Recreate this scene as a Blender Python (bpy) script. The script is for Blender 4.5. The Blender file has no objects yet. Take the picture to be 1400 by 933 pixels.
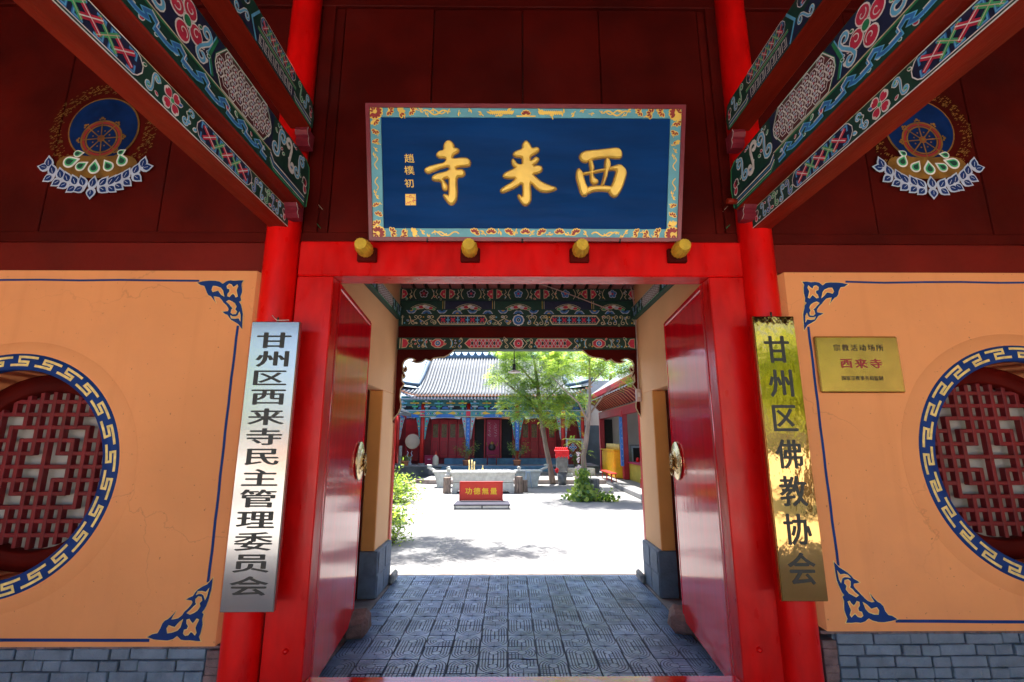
import bpy, bmesh, math, random
from mathutils import Vector, Matrix, noise
from mathutils.geometry import tessellate_polygon
random.seed(7)
R = math.radians
SC = bpy.context.scene
COL = SC.collection

# ------------------------------------------------------------ camera, sky, sun
cam_d = bpy.data.cameras.new('camera')
cam = bpy.data.objects.new('camera', cam_d)
COL.objects.link(cam)
cam.location = (0, 0, 1.5)
cam.rotation_euler = (R(90 + 11.6), 0, R(-0.45))
cam_d.lens = 36 * 650 / 1400
cam_d.sensor_width = 36
cam_d.clip_start = 0.05
cam_d.clip_end = 800
SC.camera = cam

SUN = Vector((-0.12, 0.30, 1.0)).normalized()
world = bpy.data.worlds.new('World')
SC.world = world
world.use_nodes = True
nt = world.node_tree
bg = nt.nodes['Background']
sky = nt.nodes.new('ShaderNodeTexSky')
sky.sky_type = 'NISHITA'
sky.sun_disc = False
sky.sun_elevation = math.asin(SUN.z)
sky.sun_rotation = math.atan2(SUN.x, SUN.y)
sky.air_density = 0.8
sky.dust_density = 2.0
sky.ozone_density = 1.0
nt.links.new(sky.outputs[0], bg.inputs[0])
bg.inputs[1].default_value = 0.10
sd = bpy.data.lights.new('sun', 'SUN')
sd.energy = 3.6
sd.angle = R(0.6)
sd.color = (1.0, 0.95, 0.88)
so = bpy.data.objects.new('sun', sd)
COL.objects.link(so)
so.rotation_euler = SUN.to_track_quat('Z', 'Y').to_euler()
so.location = (0, 0, 30)
SC.view_settings.view_transform = 'Standard'
SC.view_settings.look = 'None'
SC.view_settings.exposure = 2.38
SC.view_settings.gamma = 1.0
SC.cycles.max_bounces = 10
SC.cycles.diffuse_bounces = 6
SC.cycles.glossy_bounces = 5
SC.cycles.transparent_max_bounces = 6
SC.cycles.use_denoising = True
SC.cycles.sample_clamp_indirect = 8

# ------------------------------------------------------------ materials
MATS = {}
def mat(name, col, rough=0.6, metal=0.0, var=0.12, vscale=6.0, bump=0.0, bscale=60.0, coat=0.0, trans=0.0, wear=0,
        dirt=0.0, dirtcol=(0.05, 0.04, 0.035), dscale=2.0, stretch=None, rvar=0.0, spec=0.5, hue=None):
    if name in MATS:
        return MATS[name]
    m = bpy.data.materials.new(name)
    m.use_nodes = True
    n = m.node_tree.nodes; l = m.node_tree.links
    b = n['Principled BSDF']
    b.inputs['Roughness'].default_value = rough
    b.inputs['Metallic'].default_value = metal
    b.inputs['Coat Weight'].default_value = coat
    b.inputs['Coat Roughness'].default_value = 0.06
    b.inputs['Specular IOR Level'].default_value = spec
    b.inputs['Base Color'].default_value = (*col, 1)
    tc = n.new('ShaderNodeTexCoord')
    geo = n.new('ShaderNodeNewGeometry')
    mp = n.new('ShaderNodeMapping')
    l.new(geo.outputs['Position'], mp.inputs[0])
    if stretch: mp.inputs['Scale'].default_value = stretch
    if var > 0:
        nz = n.new('ShaderNodeTexNoise'); nz.inputs['Scale'].default_value = vscale; nz.inputs['Detail'].default_value = 6
        l.new(mp.outputs[0], nz.inputs['Vector'])
        mx = n.new('ShaderNodeMix'); mx.data_type = 'RGBA'
        lo = [c * (1 - var * 1.3) for c in col]; hi = [min(1, c * (1 + var)) for c in col]
        if hue: hi = [min(1, c * (1 + var) + h) for c, h in zip(col, hue)]
        mx.inputs[6].default_value = (*lo, 1); mx.inputs[7].default_value = (*hi, 1)
        rp = n.new('ShaderNodeMapRange'); rp.inputs[1].default_value = 0.3; rp.inputs[2].default_value = 0.7
        l.new(nz.outputs[0], rp.inputs[0]); l.new(rp.outputs[0], mx.inputs[0])
        out = mx.outputs[2]
        oi = n.new('ShaderNodeObjectInfo')
        hs = n.new('ShaderNodeHueSaturation')
        mr = n.new('ShaderNodeMapRange'); mr.inputs[3].default_value = 1 - var * 0.6; mr.inputs[4].default_value = 1 + var * 0.6
        l.new(oi.outputs['Random'], mr.inputs[0]); l.new(mr.outputs[0], hs.inputs['Value']); l.new(out, hs.inputs['Color'])
        out = hs.outputs[0]
        if dirt > 0:
            n2 = n.new('ShaderNodeTexNoise'); n2.inputs['Scale'].default_value = dscale; n2.inputs['Detail'].default_value = 8
            n2.inputs['Roughness'].default_value = 0.7
            l.new(geo.outputs['Position'], n2.inputs['Vector'])
            r2 = n.new('ShaderNodeMapRange'); r2.inputs[1].default_value = 0.52; r2.inputs[2].default_value = 0.75
            r2.inputs[4].default_value = dirt
            l.new(n2.outputs[0], r2.inputs[0])
            m2 = n.new('ShaderNodeMix'); m2.data_type = 'RGBA'
            m2.inputs[7].default_value = (*dirtcol, 1)
            l.new(r2.outputs[0], m2.inputs[0]); l.new(out, m2.inputs[6])
            out = m2.outputs[2]
        if wear:    # hairline cracks, vertical streaks and a dusty foot: marks of the wall itself
            vo = n.new('ShaderNodeTexVoronoi'); vo.feature = 'DISTANCE_TO_EDGE'; vo.inputs['Scale'].default_value = 1.1
            n5 = n.new('ShaderNodeTexNoise'); n5.inputs['Scale'].default_value = 3.5; n5.inputs['Detail'].default_value = 8
            l.new(geo.outputs['Position'], n5.inputs['Vector'])
            ad = n.new('ShaderNodeVectorMath'); ad.operation = 'MULTIPLY_ADD'; ad.inputs[1].default_value = (.55, .55, .55)
            l.new(n5.outputs[1], ad.inputs[0]); l.new(geo.outputs['Position'], ad.inputs[2]); l.new(ad.outputs[0], vo.inputs['Vector'])
            cr = n.new('ShaderNodeMapRange'); cr.inputs[1].default_value = 0.0; cr.inputs[2].default_value = 0.006; cr.inputs[3].default_value = 0.35; cr.inputs[4].default_value = 0.0
            l.new(vo.outputs[0], cr.inputs[0])
            ml = n.new('ShaderNodeMath'); ml.operation = 'MULTIPLY'
            nk = n.new('ShaderNodeTexNoise'); nk.inputs['Scale'].default_value = 0.9; l.new(geo.outputs['Position'], nk.inputs['Vector'])
            rk = n.new('ShaderNodeMapRange'); rk.inputs[1].default_value = 0.5; rk.inputs[2].default_value = 0.62; l.new(nk.outputs[0], rk.inputs[0])
            l.new(cr.outputs[0], ml.inputs[0]); l.new(rk.outputs[0], ml.inputs[1])
            m3 = n.new('ShaderNodeMix'); m3.data_type = 'RGBA'; m3.inputs[7].default_value = (0.30, 0.12, 0.06, 1)
            l.new(ml.outputs[0], m3.inputs[0]); l.new(out, m3.inputs[6]); out = m3.outputs[2]
            mp2 = n.new('ShaderNodeMapping'); mp2.inputs['Scale'].default_value = (9, 9, 0.5); l.new(geo.outputs['Position'], mp2.inputs[0])
            n6 = n.new('ShaderNodeTexNoise'); n6.inputs['Scale'].default_value = 1.0; n6.inputs['Detail'].default_value = 7; l.new(mp2.outputs[0], n6.inputs['Vector'])
            r6 = n.new('ShaderNodeMapRange'); r6.inputs[1].default_value = 0.55; r6.inputs[2].default_value = 0.8; r6.inputs[4].default_value = 0.35; l.new(n6.outputs[0], r6.inputs[0])
            m4 = n.new('ShaderNodeMix'); m4.data_type = 'RGBA'; m4.inputs[7].default_value = (0.62, 0.22, 0.075, 1)
            l.new(r6.outputs[0], m4.inputs[0]); l.new(out, m4.inputs[6]); out = m4.outputs[2]
            n7 = n.new('ShaderNodeTexNoise'); n7.inputs['Scale'].default_value = 55; n7.inputs['Detail'].default_value = 2; l.new(geo.outputs['Position'], n7.inputs['Vector'])
            r7 = n.new('ShaderNodeMapRange'); r7.inputs[1].default_value = 0.735; r7.inputs[2].default_value = 0.76; r7.inputs[4].default_value = 0.6; l.new(n7.outputs[0], r7.inputs[0])
            m5 = n.new('ShaderNodeMix'); m5.data_type = 'RGBA'; m5.inputs[7].default_value = (0.25, 0.10, 0.05, 1)
            l.new(r7.outputs[0], m5.inputs[0]); l.new(out, m5.inputs[6]); out = m5.outputs[2]
        l.new(out, b.inputs['Base Color'])
    if rvar > 0:
        n3 = n.new('ShaderNodeTexNoise'); n3.inputs['Scale'].default_value = vscale * 1.7; n3.inputs['Detail'].default_value = 5
        l.new(mp.outputs[0], n3.inputs['Vector'])
        r3 = n.new('ShaderNodeMapRange'); r3.inputs[1].default_value = 0.3; r3.inputs[2].default_value = 0.7
        r3.inputs[3].default_value = max(0.02, rough - rvar); r3.inputs[4].default_value = min(1, rough + rvar)
        l.new(n3.outputs[0], r3.inputs[0]); l.new(r3.outputs[0], b.inputs['Roughness'])
    if bump > 0:
        n4 = n.new('ShaderNodeTexNoise'); n4.inputs['Scale'].default_value = bscale; n4.inputs['Detail'].default_value = 5
        l.new(mp.outputs[0], n4.inputs['Vector'])
        bp = n.new('ShaderNodeBump'); bp.inputs['Strength'].default_value = bump; bp.inputs['Distance'].default_value = 0.02
        l.new(n4.outputs[0], bp.inputs['Height']); l.new(bp.outputs[0], b.inputs['Normal'])
    if trans > 0:
        tr = n.new('ShaderNodeBsdfTranslucent')
        ms = n.new('ShaderNodeMixShader'); ms.inputs[0].default_value = trans
        tr.inputs[0].default_value = (col[0] * 1.5, col[1] * 1.5, col[2] * 0.8, 1)
        l.new(b.outputs[0], ms.inputs[1]); l.new(tr.outputs[0], ms.inputs[2])
        l.new(ms.outputs[0], n['Material Output'].inputs[0])
    MATS[name] = m
    return m

M = dict(
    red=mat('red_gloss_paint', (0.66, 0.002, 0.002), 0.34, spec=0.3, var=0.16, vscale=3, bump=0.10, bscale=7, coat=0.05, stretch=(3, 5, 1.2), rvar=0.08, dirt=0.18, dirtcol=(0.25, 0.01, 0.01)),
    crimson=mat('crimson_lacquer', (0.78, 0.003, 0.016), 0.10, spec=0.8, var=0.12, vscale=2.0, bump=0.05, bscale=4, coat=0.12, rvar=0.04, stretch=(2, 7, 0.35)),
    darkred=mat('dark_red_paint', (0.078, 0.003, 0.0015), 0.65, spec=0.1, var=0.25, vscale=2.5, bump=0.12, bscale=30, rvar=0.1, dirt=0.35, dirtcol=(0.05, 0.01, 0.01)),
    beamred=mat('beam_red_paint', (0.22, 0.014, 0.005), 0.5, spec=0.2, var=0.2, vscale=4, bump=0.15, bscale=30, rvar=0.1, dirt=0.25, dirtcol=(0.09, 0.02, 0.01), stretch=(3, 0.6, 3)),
    peach=mat('peach_plaster', (0.80, 0.315, 0.12), 0.8, wear=1, spec=0.2, var=0.07, vscale=1.2, bump=0.25, bscale=9, dirt=0.40, dirtcol=(0.66, 0.27, 0.13), dscale=1.1),
    lowlitred=mat('lit_dark_red_paint', (0.15, 0.006, 0.003), 0.55, spec=0.2, var=0.2, vscale=2.5, bump=0.12, bscale=30, dirt=0.3, dirtcol=(0.06, 0.01, 0.005)),  # lighter copy of the dark red: stronger light low on the wall painted in
    peachlit=mat('lightened_peach_plaster', (0.88, 0.49, 0.235), 0.75, var=0.06, vscale=1.2, bump=0.25, bscale=9, dirt=0.15, dirtcol=(0.70, 0.32, 0.14), dscale=1.3),  # peach plaster lightened in colour to stand in for missing passage light
    peachdeep=mat('orange_plaster', (0.86, 0.36, 0.09), 0.75, var=0.07, vscale=2, bump=0.2, bscale=9),
    blue=mat('ultramarine_paint', (0.005, 0.034, 0.17), 0.6, spec=0.2, var=0.15, vscale=8, bump=0.1, bscale=40),
    discblue=mat('deep_blue_disc_paint', (0.003, 0.020, 0.10), 0.6, spec=0.1, var=0.25, vscale=9),
    navy=mat('navy_board_paint', (0.002, 0.036, 0.15), 0.6, spec=0.08, var=0.18, vscale=2.5, bump=0.08, bscale=20, stretch=(0.6, 1, 4), rvar=0.1),
    gold=mat('gold_paint', (0.92, 0.60, 0.11), 0.42, metal=0.15, var=0.12, vscale=9, bump=0.06, bscale=40),
    goldline=mat('ochre_gold_paint', (0.78, 0.56, 0.18), 0.5, metal=0.0, var=0.2, vscale=30),
    golddull=mat('dull_gold_paint', (0.25, 0.12, 0.02), 0.5, metal=0.2, var=0.3, vscale=14, bump=0.2),
    turq=mat('turquoise_paint', (0.12, 0.38, 0.46), 0.5, var=0.12, vscale=10, bump=0.1),
    maroon=mat('maroon_trim_paint', (0.22, 0.02, 0.035), 0.35, var=0.15, vscale=8, bump=0.1),
    flowerred=mat('flower_red_paint', (0.30, 0.02, 0.02), 0.5, var=0.15),
    pwhite=mat('paint_line_white', (0.80, 0.79, 0.77), 0.6, var=0.12, vscale=25),
    pblue=mat('paint_mid_blue', (0.035, 0.19, 0.55), 0.55, var=0.15, vscale=20),
    plblue=mat('paint_light_blue', (0.14, 0.50, 0.80), 0.55, var=0.15, vscale=20),
    pnavy=mat('paint_dark_navy', (0.012, 0.022, 0.07), 0.55, var=0.2, vscale=20),
    pgreen=mat('paint_green', (0.02, 0.24, 0.10), 0.55, var=0.2, vscale=20),
    plgreen=mat('paint_light_green', (0.07, 0.48, 0.20), 0.55, var=0.15, vscale=20),
    pdgreen=mat('paint_dark_green', (0.006, 0.055, 0.040), 0.55, var=0.2, vscale=20),
    pred=mat('paint_crimson', (0.60, 0.03, 0.08), 0.55, var=0.15, vscale=20),
    pmaroon=mat('paint_maroon', (0.10, 0.012, 0.02), 0.55, var=0.2, vscale=20),
    pyellow=mat('paint_yellow', (0.75, 0.48, 0.05), 0.55, var=0.15, vscale=20),
    pivory=mat('paint_ivory_line', (0.62, 0.55, 0.36), 0.6, var=0.15, vscale=25),
    lav=mat('paint_pale_lavender', (0.52, 0.58, 0.72), 0.6, var=0.12, vscale=20),
    dpin=mat('yellow_door_pin_paint', (0.60, 0.38, 0.03), 0.5, var=0.18, vscale=20, bump=0.3),
    brick=mat('blue_grey_painted_brick', (0.15, 0.20, 0.27), 0.65, var=0.18, vscale=12, bump=0.5, bscale=40, dirt=0.3, dirtcol=(0.08, 0.09, 0.12), dscale=6),
    mortar=mat('grey_mortar', (0.09, 0.11, 0.15), 0.9, var=0.2, vscale=20, bump=0.5, bscale=50),
    edgebrown=mat('brown_render_edge', (0.17, 0.11, 0.11), 0.9, var=0.3, vscale=12, bump=0.6, bscale=50),
    tile=mat('blue_grey_cement_tile', (0.24, 0.345, 0.52), 0.16, var=0.28, vscale=3.0, bump=0.25, bscale=70, rvar=0.10, dirt=0.45, dirtcol=(0.10, 0.13, 0.17), dscale=2.5),
    groove=mat('dark_tile_groove', (0.02, 0.04, 0.085), 0.7, var=0.2, vscale=12),
    plainfloor=mat('dusty_floor_cement', (0.20, 0.18, 0.18), 0.8, var=0.25, vscale=6, bump=0.3),
    concrete=mat('pale_courtyard_concrete', (0.225, 0.223, 0.225), 0.9, spec=0.08, var=0.10, vscale=1.2, bump=0.3, bscale=30, dirt=0.4, dirtcol=(0.14, 0.135, 0.13), dscale=0.8),
    street=mat('pale_street_paving', (0.58, 0.54, 0.48), 0.85, var=0.15, vscale=1.2, bump=0.3, bscale=30),
    kerb=mat('brown_kerb_stone', (0.33, 0.27, 0.24), 0.85, var=0.25, vscale=5, bump=0.5),
    stone=mat('grey_stone', (0.30, 0.30, 0.29), 0.85, var=0.25, vscale=5, bump=0.5, bscale=30),
    carved=mat('pale_carved_stone', (0.55, 0.56, 0.52), 0.8, var=0.18, vscale=7, bump=0.6, bscale=35, dirt=0.3, dirtcol=(0.25, 0.25, 0.23), dscale=5),
    stepblue=mat('shade_blue_step', (0.10, 0.22, 0.34), 0.7, var=0.2, vscale=5, bump=0.3),  # blue of the shadow on the hall steps put into the colour
    wedge=mat('brown_sandstone', (0.24, 0.15, 0.13), 0.9, var=0.25, vscale=15, bump=0.7, bscale=50),
    brass=mat('polished_brass', (0.50, 0.30, 0.11), 0.05, metal=1.0, var=0.08, vscale=3, bump=0.22, bscale=3.2, stretch=(1.5, 1, 0.8)),
    brassdull=mat('satin_brass', (0.40, 0.225, 0.065), 0.26, metal=1.0, var=0.15, vscale=6, bump=0.05, bscale=10),
    steel=mat('brushed_steel', (0.44, 0.43, 0.43), 0.17, metal=0.95, var=0.05, vscale=3, bump=0.05, bscale=4),
    bronze=mat('knocker_brass', (0.70, 0.55, 0.30), 0.25, metal=0.9, var=0.25, vscale=30, bump=0.2),
    ink=mat('black_lettering', (0.018, 0.017, 0.015), 0.5, var=0.2, vscale=30),
    brownink=mat('etched_brown_lettering', (0.05, 0.025, 0.01), 0.5, var=0.2, vscale=30),
    redink=mat('red_lettering', (0.30, 0.015, 0.02), 0.5, var=0.1, vscale=30),
    paper=mat('window_paper', (0.40, 0.36, 0.32), 0.9, var=0.1, vscale=4),
    passceil=mat('pale_bounce_ceiling', (0.42, 0.26, 0.16), 0.8),  # pale tone chosen so the hardly seen ceiling bounces light into the passage
    ceiling=mat('dark_ceiling_boards', (0.05, 0.02, 0.016), 0.7, var=0.3, vscale=3, bump=0.3),
    black=mat('black_iron', (0.02, 0.02, 0.022), 0.5, var=0.2),
    white=mat('white_enamel', (0.75, 0.75, 0.73), 0.5, var=0.08),
    wire=mat('pale_cable_sheath', (0.55, 0.42, 0.38), 0.6, var=0.1),
)

# ------------------------------------------------------------ mesh builder
WO = {}
def V(*a): return Vector(a)
class MB:
    def __init__(s):
        s.v = []; s.f = []; s.m = []; s.sm = []
    def add(s, vs, fs, mi=0, smooth=False):
        o = len(s.v); s.v += [tuple(p) for p in vs]
        for f in fs:
            s.f.append(tuple(i + o for i in f)); s.m.append(mi); s.sm.append(smooth)
    def box(s, lo, hi, mi=0):
        x0, y0, z0 = lo; x1, y1, z1 = hi
        s.add([(x0,y0,z0),(x1,y0,z0),(x1,y1,z0),(x0,y1,z0),(x0,y0,z1),(x1,y0,z1),(x1,y1,z1),(x0,y1,z1)],
              [(0,3,2,1),(4,5,6,7),(0,1,5,4),(1,2,6,5),(2,3,7,6),(3,0,4,7)], mi)
    def cbox(s, lo, hi, c=0.004, mi=0):
        """box with chamfered edges"""
        (x0,y0,z0),(x1,y1,z1) = lo, hi
        c = min(c, (x1-x0)/2.5, (y1-y0)/2.5, (z1-z0)/2.5)
        vs = []
        for k in range(3):
            for z in (0,1):
                for y in (0,1):
                    for x in (0,1):
                        p = [x0 if x==0 else x1, y0 if y==0 else y1, z0 if z==0 else z1]
                        q = [(x0+c if x==0 else x1-c), (y0+c if y==0 else y1-c), (z0+c if z==0 else z1-c)]
                        q[k] = p[k]; vs.append(q)
        I = lambda k,x,y,z: k*8 + z*4 + y*2 + x
        fs = []
        for a in (0,1):
            fx = [I(0,a,0,0),I(0,a,1,0),I(0,a,1,1),I(0,a,0,1)]; fs.append(tuple(fx if a else fx[::-1]))
            fy = [I(1,0,a,0),I(1,1,a,0),I(1,1,a,1),I(1,0,a,1)]; fs.append(tuple(fy[::-1] if a else fy))
            fz = [I(2,0,0,a),I(2,1,0,a),I(2,1,1,a),I(2,0,1,a)]; fs.append(tuple(fz if a else fz[::-1]))
        for a in (0,1):
            for b in (0,1):
                fs.append((I(0,a,b,0),I(0,a,b,1),I(1,a,b,1),I(1,a,b,0)))
                fs.append((I(1,0,a,b),I(1,1,a,b),I(2,1,a,b),I(2,0,a,b)))
                fs.append((I(0,a,0,b),I(0,a,1,b),I(2,a,1,b),I(2,a,0,b)))
                for d in (0,1):
                    fs.append((I(0,a,b,d),I(1,a,b,d),I(2,a,b,d)))
        s.add(vs, fs, mi)
    def cyl(s, p0, p1, r0, r1=None, n=16, mi=0, caps=True, smooth=True):
        p0 = Vector(p0); p1 = Vector(p1); r1 = r0 if r1 is None else r1
        d = (p1 - p0).normalized()
        a = d.orthogonal().normalized(); b = d.cross(a)
        vs = []
        for p, r in ((p0, r0), (p1, r1)):
            for i in range(n):
                t = 2*math.pi*i/n
                vs.append(p + a*math.cos(t)*r + b*math.sin(t)*r)
        s.add(vs, [(i, (i+1)%n, n+(i+1)%n, n+i) for i in range(n)], mi, smooth)
        if caps:
            s.add(vs[:n], [tuple(range(n))[::-1]], mi); s.add(vs[n:], [tuple(range(n))], mi)
    def tube(s, pts, rs, n=8, mi=0, caps=True):
        pts = [Vector(p) for p in pts]
        if not isinstance(rs, (list, tuple)): rs = [rs]*len(pts)
        rings = []
        a = None
        for i, p in enumerate(pts):
            d = (pts[min(i+1, len(pts)-1)] - pts[max(i-1, 0)]).normalized()
            a = d.orthogonal().normalized() if a is None else (a - d*a.dot(d)).normalized()
            b = d.cross(a)
            rings.append([p + a*math.cos(2*math.pi*k/n)*rs[i] + b*math.sin(2*math.pi*k/n)*rs[i] for k in range(n)])
        vs = [q for r in rings for q in r]
        fs = []
        for i in range(len(pts)-1):
            for k in range(n):
                fs.append((i*n+k, i*n+(k+1)%n, (i+1)*n+(k+1)%n, (i+1)*n+k))
        s.add(vs, fs, mi, True)
        if caps:
            s.add(rings[0], [tuple(range(n))[::-1]], mi); s.add(rings[-1], [tuple(range(n))], mi)
    def lathe(s, prof, c=(0,0,0), n=24, mi=0, axis='z', smooth=True):
        vs = []
        for r, h in prof:
            for k in range(n):
                t = 2*math.pi*k/n
                x, y = r*math.cos(t), r*math.sin(t)
                if axis == 'z': p = (c[0]+x, c[1]+y, c[2]+h)
                elif axis == 'y': p = (c[0]+x, c[1]+h, c[2]+y)
                else: p = (c[0]+h, c[1]+x, c[2]+y)
                vs.append(p)
        fs = [(i*n+k, i*n+(k+1)%n, (i+1)*n+(k+1)%n, (i+1)*n+k) for i in range(len(prof)-1) for k in range(n)]
        s.add(vs, fs, mi, smooth)
    def prism(s, poly, fr, d0, d1, mi=0, mside=None):
        """poly in 2D extruded along fr.N from d0 to d1 (front face at d1)"""
        mside = mi if mside is None else mside
        n = len(poly)
        ar = sum(poly[i][0]*poly[(i+1)%n][1]-poly[(i+1)%n][0]*poly[i][1] for i in range(n))
        if ar < 0: poly = poly[::-1]
        F = [fr(p[0], p[1], d1) for p in poly]; B = [fr(p[0], p[1], d0) for p in poly]
        tr = tessellate_polygon([[Vector((p[0], p[1], 0)) for p in poly]])
        tr = [t if ((poly[t[1]][0]-poly[t[0]][0])*(poly[t[2]][1]-poly[t[0]][1])-(poly[t[2]][0]-poly[t[0]][0])*(poly[t[1]][1]-poly[t[0]][1]))>0 else t[::-1] for t in tr]
        s.add(F, tr, mi)
        if d0 != d1:
            s.add(F+B, [(i, n+i, n+(i+1)%n, (i+1)%n) for i in range(n)], mside)
    def build(s, name, mats, parent=None, W=None, rec=True):
        if not isinstance(mats, (list, tuple)): mats = [mats]
        me = bpy.data.meshes.new(name)
        off = WO.get(parent.name, Vector((0,0,0))) if parent is not None else Vector((0,0,0))
        me.from_pydata([(x-off.x, y-off.y, z-off.z) for x, y, z in s.v], [], s.f)
        for m in mats: me.materials.append(m)
        me.polygons.foreach_set('material_index', s.m)
        me.polygons.foreach_set('use_smooth', s.sm)
        me.update()
        if rec:
            bm = bmesh.new(); bm.from_mesh(me)
            bmesh.ops.remove_doubles(bm, verts=bm.verts, dist=1e-6)
            bmesh.ops.recalc_face_normals(bm, faces=bm.faces)
            bm.to_mesh(me); bm.free()
        o = bpy.data.objects.new(name, me)
        COL.objects.link(o)
        if parent is not None:
            o.parent = parent
            WO[o.name] = off
        return o
class Frame:
    """2D drawing frame: origin O, axes U, Vv, normal N"""
    def __init__(s, O, U, Vv, N):
        s.O = Vector(O); s.U = Vector(U); s.V = Vector(Vv); s.N = Vector(N)
    def __call__(s, u, v, d=0.0):
        return s.O + s.U*u + s.V*v + s.N*d

def place(me, name, loc, parent, rot=None, scale=None):
    """another object sharing a mesh, loc in world coordinates"""
    o = bpy.data.objects.new(name, me); COL.objects.link(o)
    off = WO.get(parent.name, Vector((0,0,0))) if parent else Vector((0,0,0))
    o.location = Vector(loc) - off
    if rot: o.rotation_euler = rot
    if scale: o.scale = scale
    o.parent = parent
    return o
def tag(o, label=None, cat=None, group=None, kind=None):
    if cat and not kind: kind = 'thing'
    if label: o['label'] = label
    if cat: o['category'] = cat
    if group: o['group'] = group
    if kind: o['kind'] = kind
    return o
def thing(name, label, cat, loc=(0,0,0), rotz=0.0, group=None, local=False, kind=None):
    o = bpy.data.objects.new(name, None); COL.objects.link(o)
    o.empty_display_size = 0.1
    o.location = loc; o.rotation_euler = (0,0,rotz)
    tag(o, label, cat, group, kind)
    WO[o.name] = Vector((0,0,0)) if local else Vector(loc)
    return o
def structure(name, kind='structure', loc=(0,0,0)):
    o = bpy.data.objects.new(name, None); COL.objects.link(o)
    o['kind'] = kind; o.location = loc; WO[o.name] = Vector(loc)
    return o
def copy_tree(o, parent=None):
    c = o.copy(); COL.objects.link(c)
    if parent is not None: c.parent = parent
    WO[c.name] = WO.get(o.name, Vector((0,0,0)))
    for ch in list(o.children): copy_tree(ch, c)
    return c

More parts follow.
